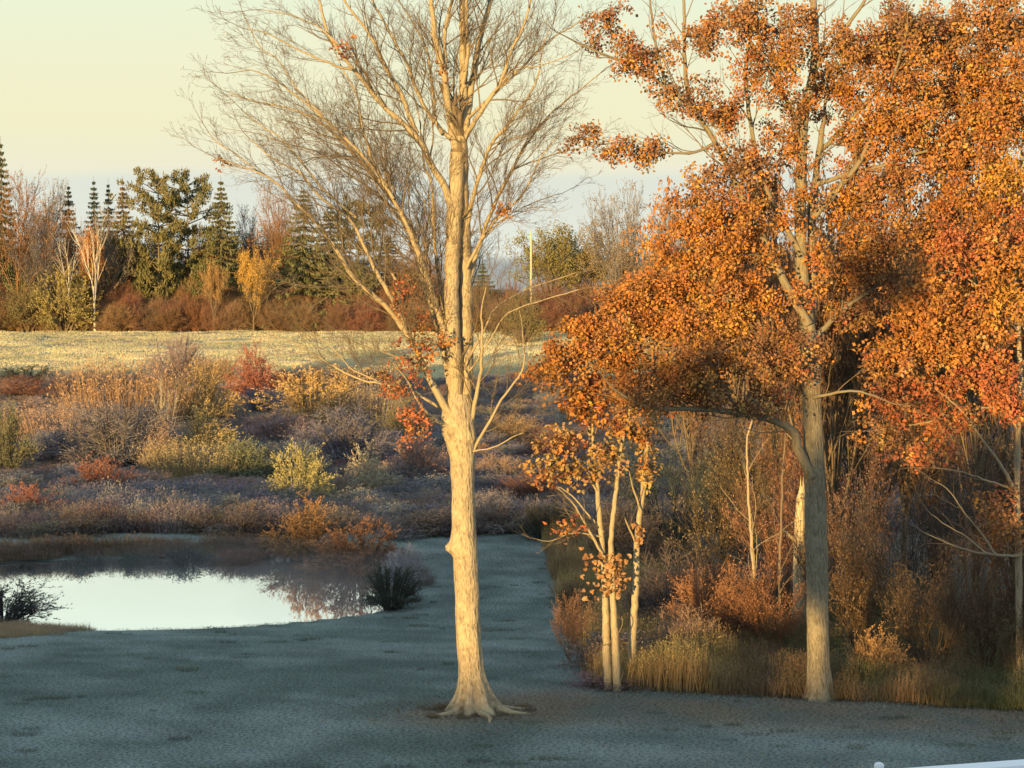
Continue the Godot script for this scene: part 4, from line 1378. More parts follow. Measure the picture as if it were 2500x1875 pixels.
func _bare_maple() -> void:
	var wood := bark(Color(.37, .30, .20), 5.0, 1.0)
	var fine := plain(Color(.19, .145, .095))
	var root := thing("maple_tree", "large nearly leafless maple with a stout sunlit trunk on the lawn", "tree", vec(MAPLE_AT))
	var burl := [[-0.52, 3.63, 0.08, 0.11, 0.17], [-0.50, 3.78, 0.05, 0.2, 0.05], [-0.1, 6.0, 0.25, 0.2, 0.06], [-0.6, 6.15, 0.1, 0.18, 0.08]]
	part("trunk", trunk_mesh(MAPLE_TRUNK, wood, 8, 0.36, burl), root)
	# surface roots running out into the turf
	for q in [[0.95, 0.3, 0.06], [-0.8, 0.45, 0.05], [0.25, 0.9, 0.05], [0.9, -0.3, 0.04]]:
		var mb := MB.new()
		var dir := Vector3(q[0], 0, q[1]).normalized()
		var p := PackedVector3Array()
		for k in 7:
			var w := dir * (0.45 + k * 0.15) + dir.cross(Vector3.UP) * sin(k * 1.3 + q[0] * 5.0) * 0.05
			p.append(Vector3(w.x, ground_y(MAPLE_AT[0] + w.x, MAPLE_AT[2] + w.z) - MAPLE_AT[1] + 0.05 - k * 0.014, w.z))
		mb.tube(p, tapered(q[2] * 1.9, 0.012, 7), 8)
		part("root", mb.mesh(wood), root)
	var pts := hero_limbs(root, MAPLE_LIMBS, wood, "limb", true, 3, fine, 1.45)
	var spray := leaf_spray(9, 0.17, 0.1).mesh(tinted(0.8, 0.2))
	clothe(root, MAPLE_TUFTS, pts, fine, spray, 0.8)

func _oak() -> void:
	var wood := bark(Color(.235, .20, .145), 5.0, 1.2)
	var fine := plain(Color(.19, .145, .10))
	var root := thing("oak_tree", "big oak with copper orange leaves and shadow banded trunk at the thicket edge", "tree", vec(OAK_AT))
	part("trunk", trunk_mesh(OAK_TRUNK, wood, 6, 0.10, []), root)
	var pts := hero_limbs(root, OAK_LIMBS, wood, "limb", true, 2, fine, 0.55)
	clothe(root, OAK_CROWN, pts, fine, leaf_spray(15, 0.21, 0.082).mesh(tinted(0.75, 0.25)), 1.0, 1.6)

func _red_maple() -> void:
	var wood := bark(Color(.34, .27, .19), 4.0, 1.0)
	var fine := plain(Color(.26, .19, .13))
	var root := thing("red_maple_tree", "slender tree with red orange leaves and bare lower limbs at the right edge", "tree", vec(RED_AT))
	part("trunk", trunk_mesh(RED_TRUNK, wood, 4, 0.04, []), root)
	var pts := hero_limbs(root, RED_LIMBS, wood, "limb", true, 2, fine, 0.6)
	clothe(root, RED_CROWN, pts, fine, leaf_spray(12, 0.2, 0.1).mesh(tinted(0.75, 0.25)), 1.0, 1.3)

func _three_stems() -> void:
	var wood := bark(Color(.37, .30, .20), 4.0, 1.0)
	var fine := plain(Color(.25, .18, .11))
	var root := thing("young_tree", "young tree with three slim sunlit stems rising from the grass at the lawn edge", "tree", vec(STEMS_AT))
	var pts := hero_limbs(root, STEMS_TRUNKS, wood, "stem", false, 2, fine)
	pts.append_array(hero_limbs(root, STEMS_LIMBS, wood, "limb", true, 2, fine, 0.7))
	clothe(root, STEMS_CROWN, pts, fine, leaf_spray(8, 0.2, 0.125).mesh(tinted(0.75, 0.25)), 1.0)
	# dead vine wrapped round the stems, with large curled leaves
	var vine := thing("climbing_vine", "dead vine with large curled tan leaves wrapped round the three stems", "vine", vec(STEMS_AT))
	var mb := MB.new()
	var p := PackedVector3Array()
	for k in 60:
		var t := k / 59.0
		p.append(Vector3(-0.02 + sin(t * 17.0) * 0.17, 0.1 + t * 3.3, 0.16 + cos(t * 17.0) * 0.17))
	mb.tube(p, tapered(0.016, 0.008, 60), 5)
	part("stem", mb.mesh(plain(Color(.2, .15, .1))), vine)
	for k in 7:
		var tw := MB.new()
		var from := p[18 + k * 5]
		var to := from + Vector3(rf(-.75, .3), rf(-.25, .12), rf(.05, .3))
		tw.tube(PackedVector3Array([from, from.lerp(to, 0.5) + Vector3.UP * 0.08, to]), PackedFloat32Array([.008, .006, .003]), 4)
		part("tendril", tw.mesh(plain(Color(.2, .15, .1))), vine)
	var shapes := []
	for s in 4:
		var lf := MB.new()
		var cnt := 9
		lf.v.append(Vector3.ZERO)
		lf.v.append(Vector3(0, -0.11, 0.03))
		for k in cnt + 1:
			var a := lerpf(-2.6, 2.6, float(k) / cnt)
			var r := 0.105 * (1.0 + 0.22 * cos(a * 3.0 + s)) * (1.0 - 0.15 * absf(a) / 2.6)
			lf.v.append(Vector3(sin(a) * r, -0.11 + -cos(a) * r, 0.05 * sin(a * 2.0 + s) + 0.06 * absf(sin(a))))
		for k in cnt:
			lf.i.append_array(PackedInt32Array([1, k + 2, k + 3]))
		lf.i.append_array(PackedInt32Array([1, cnt + 2, 0, 1, 0, 2]))
		shapes.append(lf.mesh(plain(Color(.40, .25, .13), 0.8, 0.2)))
	var tones := [plain(Color(.33, .18, .08), 0.8, 0.2), plain(Color(.28, .15, .07), 0.8, 0.2), plain(Color(.35, .22, .12), 0.8, 0.2), plain(Color(.20, .10, .05), 0.8, 0.2)]
	for q in VINE_LEAVES:
		part("leaf", shapes[rng.randi() % 4], vine, tones[rng.randi() % 4], Transform3D(Basis.from_euler(Vector3(rf(-.7, .7), rf(-1.2, 1.2), rf(-1, 1))).scaled(Vector3.ONE * rf(0.4, 0.85)), vec(q)))

func _snag_and_saplings() -> void:
	var pale := bark(Color(.46, .38, .25), 5.0, 1.0)
	var root := thing("dead_snag", "bleached broken dead trunk glowing just left of the oak trunk", "dead tree", vec(SNAG_AT))
	part("trunk", trunk_mesh(SNAG, pale, 5, 0.05, []), root)
	var mb := MB.new()
	mb.tube(smooth_path(SNAG_STUB, 0.1, 0.01), tapered(0.07, 0.03, smooth_path(SNAG_STUB, 0.1, 0.0).size()), 8)
	part("branch_stub", mb.mesh(pale), root)
	for k in 5:
		var sp := MB.new()
		var a := k * 1.25
		sp.blade(Vector3(SNAG[-1][0] + cos(a) * 0.07, SNAG[-1][1] - 0.15, sin(a) * 0.07), Vector3(SNAG[-1][0] + cos(a) * 0.06, SNAG[-1][1] + rf(0.1, 0.35), sin(a) * 0.06), Vector3(-sin(a), 0, cos(a)) * 0.045)
		part("splinter", sp.mesh(pale), root)
	for q in [[SAPLING_A_AT, SAPLING_A, "thin pale sapling stem behind the oak, left of two", Color(.36, .29, .2)], [SAPLING_B_AT, SAPLING_B, "thin dark sapling stem close left of the oak trunk", Color(.17, .13, .1)]]:
		var s := thing("sapling", q[2], "sapling", vec(q[0]), "saplings behind the oak")
		hero_limbs(s, q[1], plain(q[3]), "stem", true, 2, plain(q[3] * 0.8), 0.45)

const TLW := {"spruce": 1.95, "pine": 1.35, "cedar": 1.5, "bare": 1.25, "birch": 1.1, "leafy": 1.2, "olive": 1.25, "shrubtree": 1.2}
func _tree_line() -> void:
	var proto := {}
	for k in ["spruce", "pine", "cedar"]:
		proto[k] = [conifer(k), conifer(k)]
	for k in ["bare", "birch", "leafy", "olive"]:
		proto[k] = [broadleaf(k), broadleaf(k)]
	proto["shrubtree"] = [shrub_proto("leaf", false), shrub_proto("leaf", false)]
	var wood := plain(Color(.20, .155, .11))
	var made := {}
	for k in proto:
		made[k] = []
		for pr in proto[k]:
			var pair := []
			for key in pr:
				pair.append([("trunk" if key == "stems" else key), pr[key].mesh(wood) if pr[key].v.size() > 0 else null])
			made[k].append(pair)
	var tone := {"spruce": [Color(.13, .135, .06), Color(.10, .12, .06), Color(.09, .11, .065), Color(.055, .09, .075), Color(.16, .11, .06)], "pine": [Color(.16, .145, .065), Color(.145, .14, .07)], "cedar": [Color(.12, .125, .06), Color(.135, .135, .065)],
		"bare": [Color(.30, .16, .075), Color(.27, .19, .12), Color(.25, .21, .17), Color(.2, .15, .1), Color(.2, .15, .1), Color(.12, .11, .12)], "birch": [Color(.62, .56, .46), Color(.56, .52, .44)], "leafy": [Color(.46, .20, .06), Color(.46, .28, .07), Color(.36, .22, .09)],
		"olive": [Color(.19, .17, .055), Color(.21, .16, .065), Color(.30, .145, .06), Color(.17, .095, .055), Color(.22, .115, .055)], "shrubtree": [Color(.30, .25, .09), Color(.17, .15, .07)]}
	var names := {"spruce": "spruce_tree", "pine": "pine_tree", "cedar": "cedar_tree", "bare": "bare_tree", "birch": "birch_tree", "leafy": "autumn_tree", "olive": "leafy_tree", "shrubtree": "bush"}
	var n := 0
	for q in TREE_LINE:
		var kind: String = q[3]
		var at := vec(q[0])
		at.y = ground_y(at.x, at.z) - 0.1
		var o := thing(names[kind], q[5], "bush" if kind == "shrubtree" else "tree", at, "trees of the distant line")
		var tfm := Transform3D(Basis(Vector3.UP, n * 2.4).scaled_local(Vector3.ONE), Vector3.ZERO)
		var wide: float = q[2]
		tfm.basis = Basis.from_scale(Vector3(wide * TLW[kind], q[1], wide * TLW[kind])) * tfm.basis
		var c: Color = tone[kind][q[4] % tone[kind].size()]
		for pr in made[kind][n % 2]:
			if pr[1] == null:
				continue
			var m := plain(c) if (pr[0] == "foliage" or kind == "birch") else plain(Color(c.r * .8 + .02, c.g * .8 + .02, c.b * .8 + .02) if kind == "bare" else Color(.17, .13, .09))
			part(pr[0] if pr[0] == "trunk" else "crown", pr[1], o, m, tfm)
		n += 1
	# pole behind the hedge
	var pole := thing("utility_pole", "pale sunlit utility pole in front of the rounded olive tree", "pole", vec(POLE_AT))
	var mb := MB.new()
	mb.tube(PackedVector3Array([Vector3(0, -0.3, 0), Vector3(0.01, POLE_TOP * 0.5, 0), Vector3(0, POLE_TOP, 0)]), PackedFloat32Array([0.19, 0.165, 0.13]), 10)
	part("post", mb.mesh(plain(Color(.5, .42, .3))), pole)
	var cap := MB.new()
	cap.tube(PackedVector3Array([Vector3(0, POLE_TOP - 0.02, 0), Vector3(0, POLE_TOP + 0.5, 0)]), PackedFloat32Array([0.05, 0.03]), 6)
	part("pin", cap.mesh(plain(Color(.4, .36, .3))), pole)
	# hedge brush along the far side of the field
	var tw := shrub_proto("twig", true)
	var clump := MB.new()
	for key in ["stems", "foliage"]:
		var f := clump.v.size()
		clump.v.append_array(tw[key].v)
		for e in tw[key].i:
			clump.i.append(e + f)
	var places := []
	var colors := PackedColorArray()
	for k in 620:
		var x := rf(-86, 92)
		var back := pow(rng.randf(), 1.3) * 9.0
		var z := -(field_edge(x, true) + 1.0 + back)
		var h := rf(2.6, 4.6) + back * 0.45 + patch.get_noise_2d(x * 1.5, 8.0) * 2.0
		var w := rf(3.0, 5.5)
		places.append(Transform3D(Basis.from_scale(Vector3(w, maxf(h, 1.5), w)) * Basis(Vector3.UP, rf(0, TAU)), Vector3(x, ground_y(x, z) - 0.1, z)))
		colors.append(vary(Color(.21, .105, .075).lerp(Color(.22, .15, .09), clampf(0.5 + patch.get_noise_2d(x * 2.0, z) * 1.5, 0, 1)), 0.2))
	var hedge := many("hedge_brush", clump.mesh(tinted()), places, colors, self)
	meta(hedge, "reddish brown brush forming a hedge along the far side of the field", "hedge")
	# the wood goes on beyond the line
	var kinds := ["spruce", "bare", "bare", "olive"]
	var hues := [[Color(.11, .115, .06), Color(.09, .10, .06)], [Color(.26, .15, .08), Color(.22, .16, .105)], [Color(.24, .19, .15), Color(.2, .13, .085)], [Color(.17, .14, .06), Color(.22, .13, .06)]]
	for j in 4:
		var rows := []
		var cols := PackedColorArray()
		for k in 40:
			var x := rf(-92, 96)
			var z := -rf(266, 292)
			var big := 1.0 if x < -4.0 or x > 14.0 else 0.42
			if x > -30.0 and x < -4.0:
				big = 0.7
			rows.append(Transform3D(Basis.from_scale(Vector3(rf(5.5, 9), rf(9.5, 15) * big, rf(5.5, 9))) * Basis(Vector3.UP, rf(0, TAU)), Vector3(x, ground_y(x, z) - 0.2, z)))
			cols.append(vary(hues[j][k % 2], 0.2))
		var br := MB.new()
		for key in ["trunk", "foliage"]:
			var f := br.v.size()
			var src: MB = proto[kinds[j]][1][key]
			br.v.append_array(src.v)
			for e in src.i:
				br.i.append(e + f)
		var wood_far := many("far_wood", br.mesh(tinted()), rows, cols, self)
		wood_far.name = numbered("far_wood")
		meta(wood_far, ["dark conifers filling in behind the distant tree line", "rusty bare crowns filling in behind the distant tree line", "grey bare crowns filling in behind the distant tree line", "olive crowns filling in behind the distant tree line"][j], "wood")

func _place_shrubs(rows: Array, fine: bool, group: String, grown: float, wide: float) -> void:
	var made := {}
	for k in ["twig", "leaf", "reed", "sapling"]:
		made[k] = []
		for j in 3:
			var pr := shrub_proto(k, fine)
			made[k].append([pr["stems"].mesh(plain(Color(.2, .15, .1))), pr["foliage"].mesh(plain(Color(.2, .15, .1)))])
	made["tall"] = []
	for j in 3:
		var pr := broadleaf("thicket")
		made["tall"].append([pr["trunk"].mesh(plain(Color(.2, .15, .1))), pr["foliage"].mesh(plain(Color(.2, .15, .1)))])
	var n := 0
	for q in rows:
		var kind: String = q[4]
		var c: Color = vary(TONE[q[5]], 0.06)
		var called: String = {"twig": "brush", "leaf": "shrub", "reed": "reed_clump", "sapling": "many_stemmed_sapling"}[kind]
		var o := thing(called, q[6], "shrub", Vector3(q[0], ground_y(q[0], q[1]) - 0.05, q[1]), group)
		var tfm := Transform3D(Basis.from_scale(Vector3(q[2] * wide, q[3] * grown, q[2] * wide * rf(0.8, 1.0))) * Basis(Vector3.UP, rf(0, TAU)), Vector3.ZERO)
		var pr: Array = made["tall" if fine and q[3] > q[2] * 1.25 else kind][n % 3]
		part("stems", pr[0], o, plain(Color(c.r * .75, c.g * .72, c.b * .7)), tfm)
		part("twigs" if kind == "twig" or kind == "sapling" else "foliage", pr[1], o, plain(c, 0.9, 0.15), tfm)
		n += 1

const STONE_LABELS := ["second pale stone from the left on the far pond bank", "third pale stone from the left on the far pond bank", "small pale stone between the two larger left ones on the bank", "wide pale stone just left of the orange bushes on the bank",
	"largest pale stone lying under the left orange bush", "pale stone touching the largest one on its right", "small stone at the waterline below the largest stone", "leftmost pale stone on the far pond bank", "smallest stone, alone at the water below the left orange bush", "pale stone farthest right, under the bright orange bush"]
func _meadow() -> void:
	_place_shrubs(SHRUBS, false, "shrubs scattered over the meadow and pond bank", 1.58, 1.4)
	var mb := shrub_proto("weed", false)
	var weed := MB.new()
	for key in ["stems", "foliage"]:
		var f := weed.v.size()
		weed.v.append_array(mb[key].v)
		for e in mb[key].i:
			weed.i.append(e + f)
	var mesh := weed.mesh(tinted(0.9, 0.15))
	var places := []
	var colors := PackedColorArray()
	var tones := [Color(.33, .23, .18), Color(.25, .19, .165), Color(.29, .245, .21), Color(.22, .155, .13), Color(.27, .235, .235)]
	for k in 11000:
		var d := 85.5 + 110.0 * pow(rng.randf(), 1.25)
		var x := rf(-0.31, 0.31) * d
		if x > 1.5 and d < 86:
			continue
		if d > field_edge(x, false):
			continue
		var a := patch.get_noise_2d(x * 1.4, d * 1.4)
		var h := rf(0.4, 0.85) * (1.0 + a * 0.6)
		if d < 93:
			h *= rf(1.3, 2.0)
		var w := rf(1.0, 1.9)
		var t := clampi(int((0.5 + a * 1.4) * 5.0 + rf(-1, 1)), 0, 4)
		places.append(Transform3D(Basis.from_scale(Vector3(w, h, w)) * Basis(Vector3.UP, rf(0, TAU)), Vector3(x, ground_y(x, -d) - 0.03, -d)))
		colors.append(vary(tones[t], 0.2))
	var o := many("meadow_weeds", mesh, places, colors, self)
	meta(o, "frosted goldenrod and dry weeds covering the meadow behind the pond", "weeds")
	# low domes of seeding weeds and bramble that knit the shrubs together
	var dome := MB.new()
	var src := shrub_proto("fluff", false)
	for key in ["stems", "foliage"]:
		var f := dome.v.size()
		dome.v.append_array(src[key].v)
		for e in src[key].i:
			dome.i.append(e + f)
	places = []
	colors = PackedColorArray()
	var hues := [Color(.33, .225, .175), Color(.22, .18, .17), Color(.26, .165, .125), Color(.17, .16, .175), Color(.34, .27, .20), Color(.22, .20, .205)]
	for k in 2900:
		var d := 87.0 + 108.0 * pow(rng.randf(), 1.15)
		var x := rf(-0.31, 0.31) * d
		if d > field_edge(x, false) - 1.0:
			continue
		var a := patch.get_noise_2d(x * 1.1 + 50, d * 0.9)
		var w := rf(1.8, 3.6)
		var h := rf(0.75, 1.45) * (1.0 + a * 0.8)
		places.append(Transform3D(Basis.from_scale(Vector3(w, h, w * 0.8)) * Basis(Vector3.UP, rf(0, TAU)), Vector3(x, ground_y(x, -d) - 0.05, -d)))
		colors.append(vary(hues[clampi(int((0.5 + a * 1.6) * 6.0 + rf(-1.2, 1.2)), 0, 5)], 0.18))
	for k in 90:
		var x := rf(-27, 3)
		var d := lawn_edge(x) + rf(-0.8, 3.0)
		var w := rf(1.2, 2.8)
		places.append(Transform3D(Basis.from_scale(Vector3(w, rf(0.5, 1.5), w)) * Basis(Vector3.UP, rf(0, TAU)), Vector3(x, ground_y(x, -d) - 0.05, -d)))
		colors.append(vary(Color(.18, .14, .125), 0.3))
	o = many("weed_domes", dome.mesh(tinted(0.9, 0.15)), places, colors, self)
	meta(o, "low frosted domes of seeding weeds between the meadow shrubs", "weeds")
	# rushes along the pond rim
	places = []
	colors = PackedColorArray()
	for k in 210:
		var i0 := rng.randi_range(11, 21)
		var p := pond_line[i0].lerp(pond_line[i0 + 1], rng.randf()) + Vector2(rf(-.3, .3), -rf(0.05, 1.2))
		places.append(Transform3D(Basis.from_scale(Vector3(rf(0.7, 1.4), rf(0.35, 1.0), rf(0.7, 1.1))) * Basis(Vector3.UP, rf(0, TAU)), Vector3(p.x, ground_y(p.x, p.y) - 0.04, p.y)))
		colors.append(vary(Color(.17, .125, .09), 0.3))
	o = many("bank_rushes", mesh, places, colors, self)
	meta(o, "dark dry rushes fringing the far bank of the pond", "rushes")
	var n := -1
	for q in STONES:
		n += 1
		var sb := MB.new()
		var w: float = q[2]
		sb.ball(Vector3(0, 0, 0), Vector3(w * 0.55, w * 0.36, w * 0.45), 8, 12, 0.14, rf(0, 9))
		var s := thing("stone", STONE_LABELS[n], "stone", Vector3(q[0], maxf(ground_y(q[0], q[1] - 0.15), WATER) + w * 0.12, q[1] - 0.15), "stones on the pond bank")
		part("boulder", sb.mesh(plain(Color(.38, .33, .29))), s)

func _thicket() -> void:
	_place_shrubs(THICKET, true, "brush of the thicket beside the lawn", 1.0, 1.12)

func _grass() -> void:
	# short frosted turf
	var tuft := MB.new()
	for k in 46:
		var p := Vector3(rf(-.3, .3), 0, rf(-.3, .3))
		tuft.blade(p, p + Vector3(rf(-.025, .025), rf(.025, .055), rf(-.025, .025)), side_of(Vector3.UP) * rf(.004, .007))
	var places := []
	var colors := PackedColorArray()
	for k in 9000:
		var d := 33.0 + 52.0 * rng.randf()
		var x := rf(-0.3, 0.3) * d
		if zone(x, -d) != 0:
			continue
		if d > 56 and x < 2 and pond_distance(x, -d) < 0.15:
			continue
		places.append(Transform3D(Basis(Vector3.UP, rf(0, TAU)).scaled(Vector3.ONE * rf(0.8, 1.3)), Vector3(x, ground_y(x, -d) - 0.005, -d)))
		var c := _soil(0, x, -d)
		colors.append(vary(Color(c.r * 1.25, c.g * 1.25, c.b * 1.25), 0.12))
	var o := many("lawn_grass", tuft.mesh(tinted()), places, colors, self)
	meta(o, "short frosted grass covering the shaded lawn", "grass")
	# the mown field beyond, blades catching the sun
	var hay := MB.new()
	for k in 90:
		var p := Vector3(rf(-1, 1), 0, rf(-1, 1))
		hay.blade(p, p + Vector3(rf(-.06, .06), rf(.08, .18), rf(-.06, .06)), side_of(Vector3.UP) * rf(.02, .035))
	places = []
	colors = PackedColorArray()
	for k in 9000:
		var d := rf(192, 255)
		var x := rf(-0.33, 0.33) * d
		if zone(x, -d) != 2:
			continue
		places.append(Transform3D(Basis(Vector3.UP, rf(0, TAU)).scaled(Vector3.ONE * rf(0.8, 1.2)), Vector3(x, ground_y(x, -d) - 0.01, -d)))
		var c := _soil(2, x, -d)
		colors.append(vary(Color(c.r * 1.2, c.g * 1.2, c.b * 1.2), 0.08))
	o = many("field_grass", hay.mesh(tinted()), places, colors, self)
	meta(o, "pale mown grass of the sunlit field beyond the meadow", "grass")
	# rough grass and weeds at the foot of the thicket
	var rough := MB.new()
	for k in 130:
		var a := rf(0, TAU)
		var r := 0.4 * sqrt(rng.randf())
		var p := Vector3(cos(a) * r, 0, sin(a) * r)
		var h := rf(0.35, 1.0)
		var q := p + Vector3(rf(-.16, .16), h, rf(-.16, .16))
		var mid := p.lerp(q, 0.55) + Vector3(0, 0.05, 0)
		var s := side_of(Vector3.UP) * rf(.003, .006)
		var f := rough.v.size()
		rough.v.append_array(PackedVector3Array([p - s, p + s, mid - s * 0.8, mid + s * 0.8, q]))
		rough.i.append_array(PackedInt32Array([f, f + 2, f + 1, f + 1, f + 2, f + 3, f + 2, f + 4, f + 3]))
		for j in 3:
			rough.leaf(mid.lerp(q, rf(0.3, 1.0)), (rv() + Vector3.UP * 0.7) * 0.028, rv() * 0.009, Vector3.ZERO)
	places = []
	colors = PackedColorArray()
	for k in 3300:
		var x := rf(1.5, 15.0) if k % 3 > 0 else rf(1.5, 7.0)
		var deep := pow(rng.randf(), 1.8) * 26.0 if k % 3 > 0 else rng.randf() * 40.0
		var d := lawn_edge(maxf(x, 1.7)) + 0.15 + deep
		if x < 1.7 or d > 90.0:
			continue
		var h := (rf(0.3, 0.75) + 0.5 * clampf(patch.get_noise_2d(x * 9.0, d * 9.0) + 0.2, 0.0, 1.0)) * (0.75 + 0.25 * minf(deep, 1.0)) * (1.45 if x < 5.2 else 1.0) if deep < 5.0 else rf(0.5, 1.3)
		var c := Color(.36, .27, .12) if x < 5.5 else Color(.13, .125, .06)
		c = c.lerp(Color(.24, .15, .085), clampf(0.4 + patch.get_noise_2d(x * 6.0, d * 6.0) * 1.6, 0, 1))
		places.append(Transform3D(Basis.from_scale(Vector3(rf(0.8, 1.3), h, rf(0.8, 1.3))) * Basis(Vector3.UP, rf(0, TAU)), Vector3(x, ground_y(x, -d) - 0.03, -d)))
		colors.append(vary(c, 0.25))
	o = many("rough_grass", rough.mesh(tinted(0.9, 0.2)), places, colors, self)
	meta(o, "tall dry grass and weeds at the foot of the thicket", "grass")
	# dry grass on the point by the pond and round the maple's foot
	places = []
	colors = PackedColorArray()
	for k in 520:
		var x := rf(-21.0, -13.4)
		var z := -rf(56.8, 63.5)
		var away := Vector2(x + 17.0, (z + 60.2) * 0.9).length()
		if away > 3.4 or pond_distance(x, z) < 0.1:
			continue
		places.append(Transform3D(Basis.from_scale(Vector3(rf(0.6, 1.0), rf(0.12, 0.3), rf(0.6, 1.0))) * Basis(Vector3.UP, rf(0, TAU)), Vector3(x, ground_y(x, z) - 0.02, z)))
		colors.append(vary(Color(.36, .26, .16), 0.2))
	for k in 60:
		var a := rf(0, TAU)
		var r := rf(0.45, 0.95)
		var x: float = MAPLE_AT[0] + cos(a) * r * 1.4
		var z: float = MAPLE_AT[2] + sin(a) * r
		places.append(Transform3D(Basis.from_scale(Vector3(0.35, rf(0.06, 0.13), 0.35)) * Basis(Vector3.UP, rf(0, TAU)), Vector3(x, ground_y(x, z) - 0.01, z)))
		colors.append(vary(Color(.16, .115, .07), 0.3))
	# coarser tussocks missed by the mower
	for k in 420:
		var d := 34.0 + 48.0 * rng.randf()
		var x := rf(-0.3, 0.3) * d
		if zone(x, -d) != 0 or (d > 56 and x < 2 and pond_distance(x, -d) < 0.3) or patch.get_noise_2d(x * 3.0, d * 3.0) < -0.05:
			continue
		var w := rf(0.25, 0.9)
		places.append(Transform3D(Basis.from_scale(Vector3(w, rf(0.05, 0.12), w * 0.6)) * Basis(Vector3.UP, rf(0, TAU)), Vector3(x, ground_y(x, -d) - 0.01, -d)))
		colors.append(vary(Color(.10, .115, .085), 0.3))
	o = many("dry_grass", rough.mesh(tinted(0.9, 0.2)), places, colors, self)
	meta(o, "rough tufts of grass on the pond point, round the maple and on the lawn", "grass")
	# fallen leaves
	var fall := MB.new()
	fall.leaf(Vector3(-.05, 0.012, 0), Vector3(0.1, 0.012, 0), Vector3(0, 0.004, 0.032), Vector3(0, 0.012, 0))
	places = []
	colors = PackedColorArray()
	for k in 1900:
		var x := rf(-4.0, 12.0)
		var d := lawn_edge(maxf(x, 1.7)) - absf(rng.randfn()) * 1.5
		if k % 3 == 0:
			var a := rf(0, TAU)
			var r := absf(rng.randfn()) * 1.6 + 0.3
			x = MAPLE_AT[0] + cos(a) * r * 1.3
			d = -MAPLE_AT[2] + sin(a) * r
		places.append(Transform3D(Basis.from_euler(Vector3(rf(-.3, .3), rf(0, TAU), rf(-.3, .3))).scaled(Vector3.ONE * rf(0.4, 0.85)), Vector3(x, ground_y(x, -d) + 0.02, -d)))
		colors.append(vary([Color(.17, .11, .07), Color(.13, .09, .065), Color(.22, .15, .09)][rng.randi() % 3], 0.3))
	o = many("fallen_leaves", fall.mesh(tinted()), places, colors, self)
	meta(o, "dry brown leaves scattered on the lawn under the trees", "leaves")

# the house the view is from, with its railing in the lower right corner
func _house_side() -> void:
	var white := plain(Color(.78, .79, .80), 0.45)
	var rail := thing("porch_railing", "white porch railing crossing the lower right corner", "railing", Vector3(0, 7.42, 0))
	var a := Vector3(-1.6, 0.94, -5.27)
	var b := Vector3(4.4, 0.94, -6.86)
	var dir := (b - a).normalized()
	var side := dir.cross(Vector3.UP)
	var mb := MB.new()
	var prof := [Vector2(-.045, -.05), Vector2(-.045, -.008), Vector2(-.034, .004), Vector2(.034, .004), Vector2(.045, -.008), Vector2(.045, -.05)]
	for k in prof.size():
		var e: Vector2 = prof[k]
		var f: Vector2 = prof[(k + 1) % prof.size()]
		mb.quad(a + side * e.x + Vector3.UP * e.y, b + side * e.x + Vector3.UP * e.y, b + side * f.x + Vector3.UP * f.y, a + side * f.x + Vector3.UP * f.y)
	part("top_rail", mb.mesh(white), rail)
	for k in 46:
		var p := a.lerp(b, (k + 0.5) / 46.0)
		var bl := MB.new()
		bl.box(Vector3(p.x - .016, 0.08, p.z - .016), Vector3(p.x + .016, 0.888, p.z + .016))
		part("baluster", bl.mesh(white), rail)
	for k in 4:
		var p := a.lerp(b, k / 3.0 if k != 1 else 0.4665) - side * 0.06
		var post := MB.new()
		post.tube(PackedVector3Array([Vector3(p.x, 0, p.z), Vector3(p.x, 0.945, p.z)]), PackedFloat32Array([.016, .016]), 12)
		post.ball(Vector3(p.x, 0.95, p.z), Vector3(.017, .012, .017), 8, 14, 0, 0)
		part("post", post.mesh(white), rail)
	var low := MB.new()
	low.tube(PackedVector3Array([a - Vector3.UP * 0.86, b - Vector3.UP * 0.86]), PackedFloat32Array([.025, .025]), 8)
	part("bottom_rail", low.mesh(white), rail)
	var house := thing("house", "pale house with raised porch behind the viewpoint", "house", Vector3(0, 0, 0))
	var deck := MB.new()
	deck.box(Vector3(-1.8, 7.2, -7.1), Vector3(9.0, 7.42, 1.2))
	part("porch_floor", deck.mesh(plain(Color(.3, .24, .18))), house)
	for q in [[-1.6, -5.4], [4.6, -6.9], [8.8, -6.9], [-1.6, 0.9]]:
		var pm := MB.new()
		pm.box(Vector3(q[0] - .1, ground_y(q[0], q[1]) - 0.3, q[1] - .1), Vector3(q[0] + .1, 7.2, q[1] + .1))
		part("porch_post", pm.mesh(white), house)
	var wall := MB.new()
	wall.box(Vector3(-4.0, 1.0, 1.2), Vector3(11.0, 11.6, 11.0))
	part("wall", wall.mesh(plain(Color(.62, .60, .55))), house)
	var roof := MB.new()
	var e0 := Vector3(-4.4, 11.6, 0.7)
	var e1 := Vector3(11.4, 11.6, 0.7)
	var r0 := Vector3(-4.4, 14.6, 6.1)
	var r1 := Vector3(11.4, 14.6, 6.1)
	var f0 := Vector3(-4.4, 11.6, 11.5)
	var f1 := Vector3(11.4, 11.6, 11.5)
	roof.quad(e0, e1, r1, r0)
	roof.quad(r0, r1, f1, f0)
	roof.quad(e0, f0, f1, e1)
	roof.quad(e0, r0, r0, f0)
	roof.quad(e1, f1, f1, r1)
	part("roof", roof.mesh(plain(Color(.12, .11, .11))), house)
	for k in 3:
		var x := 2.0 + k * 3.0
		var win := MB.new()
		win.box(Vector3(x - .55, 8.3, 1.16), Vector3(x + .55, 9.8, 1.26))
		part("window", win.mesh(plain(Color(.05, .06, .07), 0.1)), house)

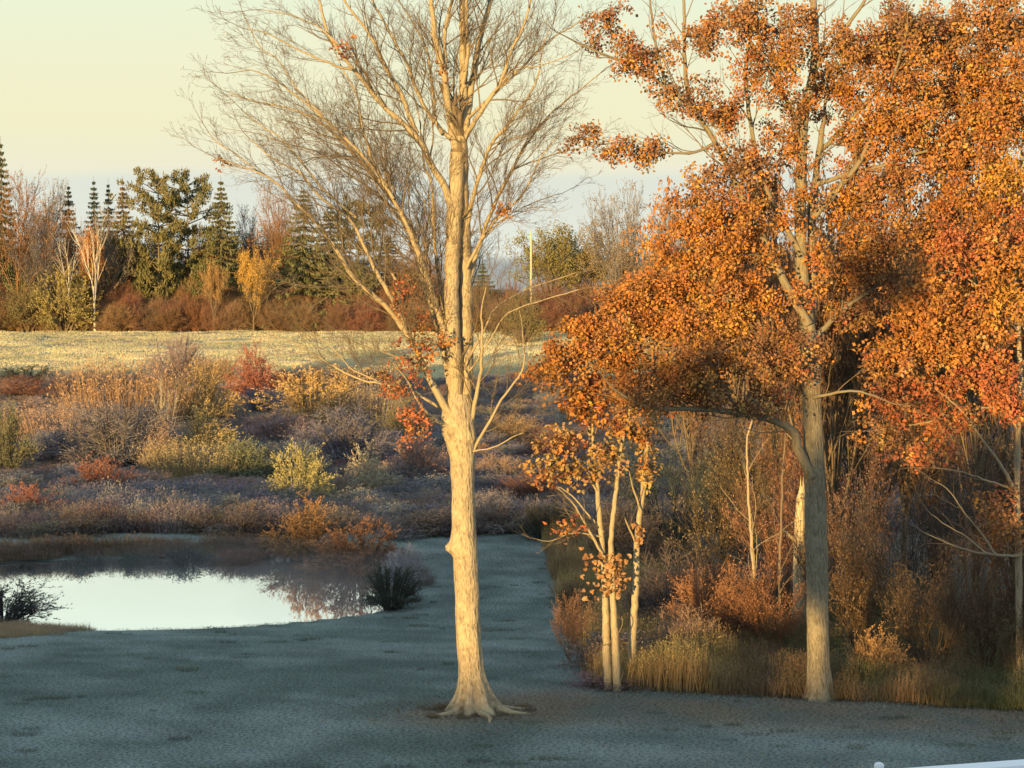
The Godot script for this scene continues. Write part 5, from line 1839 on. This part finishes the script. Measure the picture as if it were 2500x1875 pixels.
# trees on the slope behind the house: their crowns throw the bands of shade on oak and thicket
func _shade_trees() -> void:
	var sd := Vector3(sin(deg_to_rad(SUN_SIDE)), 0, -cos(deg_to_rad(SUN_SIDE)))
	var m := []
	for j in 2:
		var cr := MB.new()
		var hubs := []
		for k in 16:
			hubs.append(rv() * rf(0.1, 0.36))
		for k in 5200:
			var h: Vector3 = hubs[rng.randi() % 16]
			var p := Vector3(0, 0.5, 0) + h * Vector3(1, 1, 1) + rv() * 0.17 * pow(rng.randf(), 0.6)
			cr.leaf(p, rv() * 0.05, rv() * 0.02, Vector3.ZERO)
		m.append(cr.mesh(plain(Color(.2, .12, .05))))
	var rows := [[Vector3(7.3, 0, -43), 64.0, 1.75, 6.4, 3.2, "slim orange tree on the slope left behind the house"],
		[Vector3(5.2, 0, -43), 72.0, 5.4, 8.3, 4.6, "wide crowned tree higher on the slope behind the house"],
		[Vector3(11.4, 0, -44), 58.0, -0.2, 5.2, 4.8, "low branching tree nearest the house on the slope"],
		[Vector3(6.0, 0, -45), 60.0, -1.0, 1.5, 2.2, "rounded garden bush on the slope behind the house"],
		[Vector3(9.6, 0, -46), 76.0, 2.4, 6.0, 3.6, "leafy tree between the slim and the low branching ones"],
		[Vector3(8.6, 0, -43), 70.0, 8.6, 10.6, 2.4, "tallest tree on the slope, its crown high above the others"],
		[Vector3(11.0, 0, -43), 82.0, 4.6, 6.6, 3.4, "farthest spreading tree on the slope behind the house"]]
	var n := 0
	for q in rows:
		var far: float = q[1]
		var at: Vector3 = q[0] - sd * far
		var rise := far * tan(deg_to_rad(SUN_UP))
		var gy := ground_y(at.x, at.z)
		var lo: float = maxf(q[0].y + q[2] + rise - gy, 0.0)
		var hi: float = q[0].y + q[3] + rise - gy
		var o := thing("shade_tree", q[5], "tree", Vector3(at.x, gy - 0.1, at.z), "trees on the slope behind the house")
		var tfm := Transform3D(Basis.from_scale(Vector3(q[4], hi - lo, q[4])), Vector3(0, lo, 0))
		var tr := MB.new()
		tr.tube(PackedVector3Array([Vector3(0, -0.2, 0), Vector3(0.05, lo * 0.5, 0), Vector3(0, lo + (hi - lo) * 0.6, 0)]), PackedFloat32Array([.13, .1, .04]), 9)
		part("trunk", tr.mesh(plain(Color(.17, .13, .09))), o)
		part("crown", m[n % 2], o, null, tfm)
		n += 1
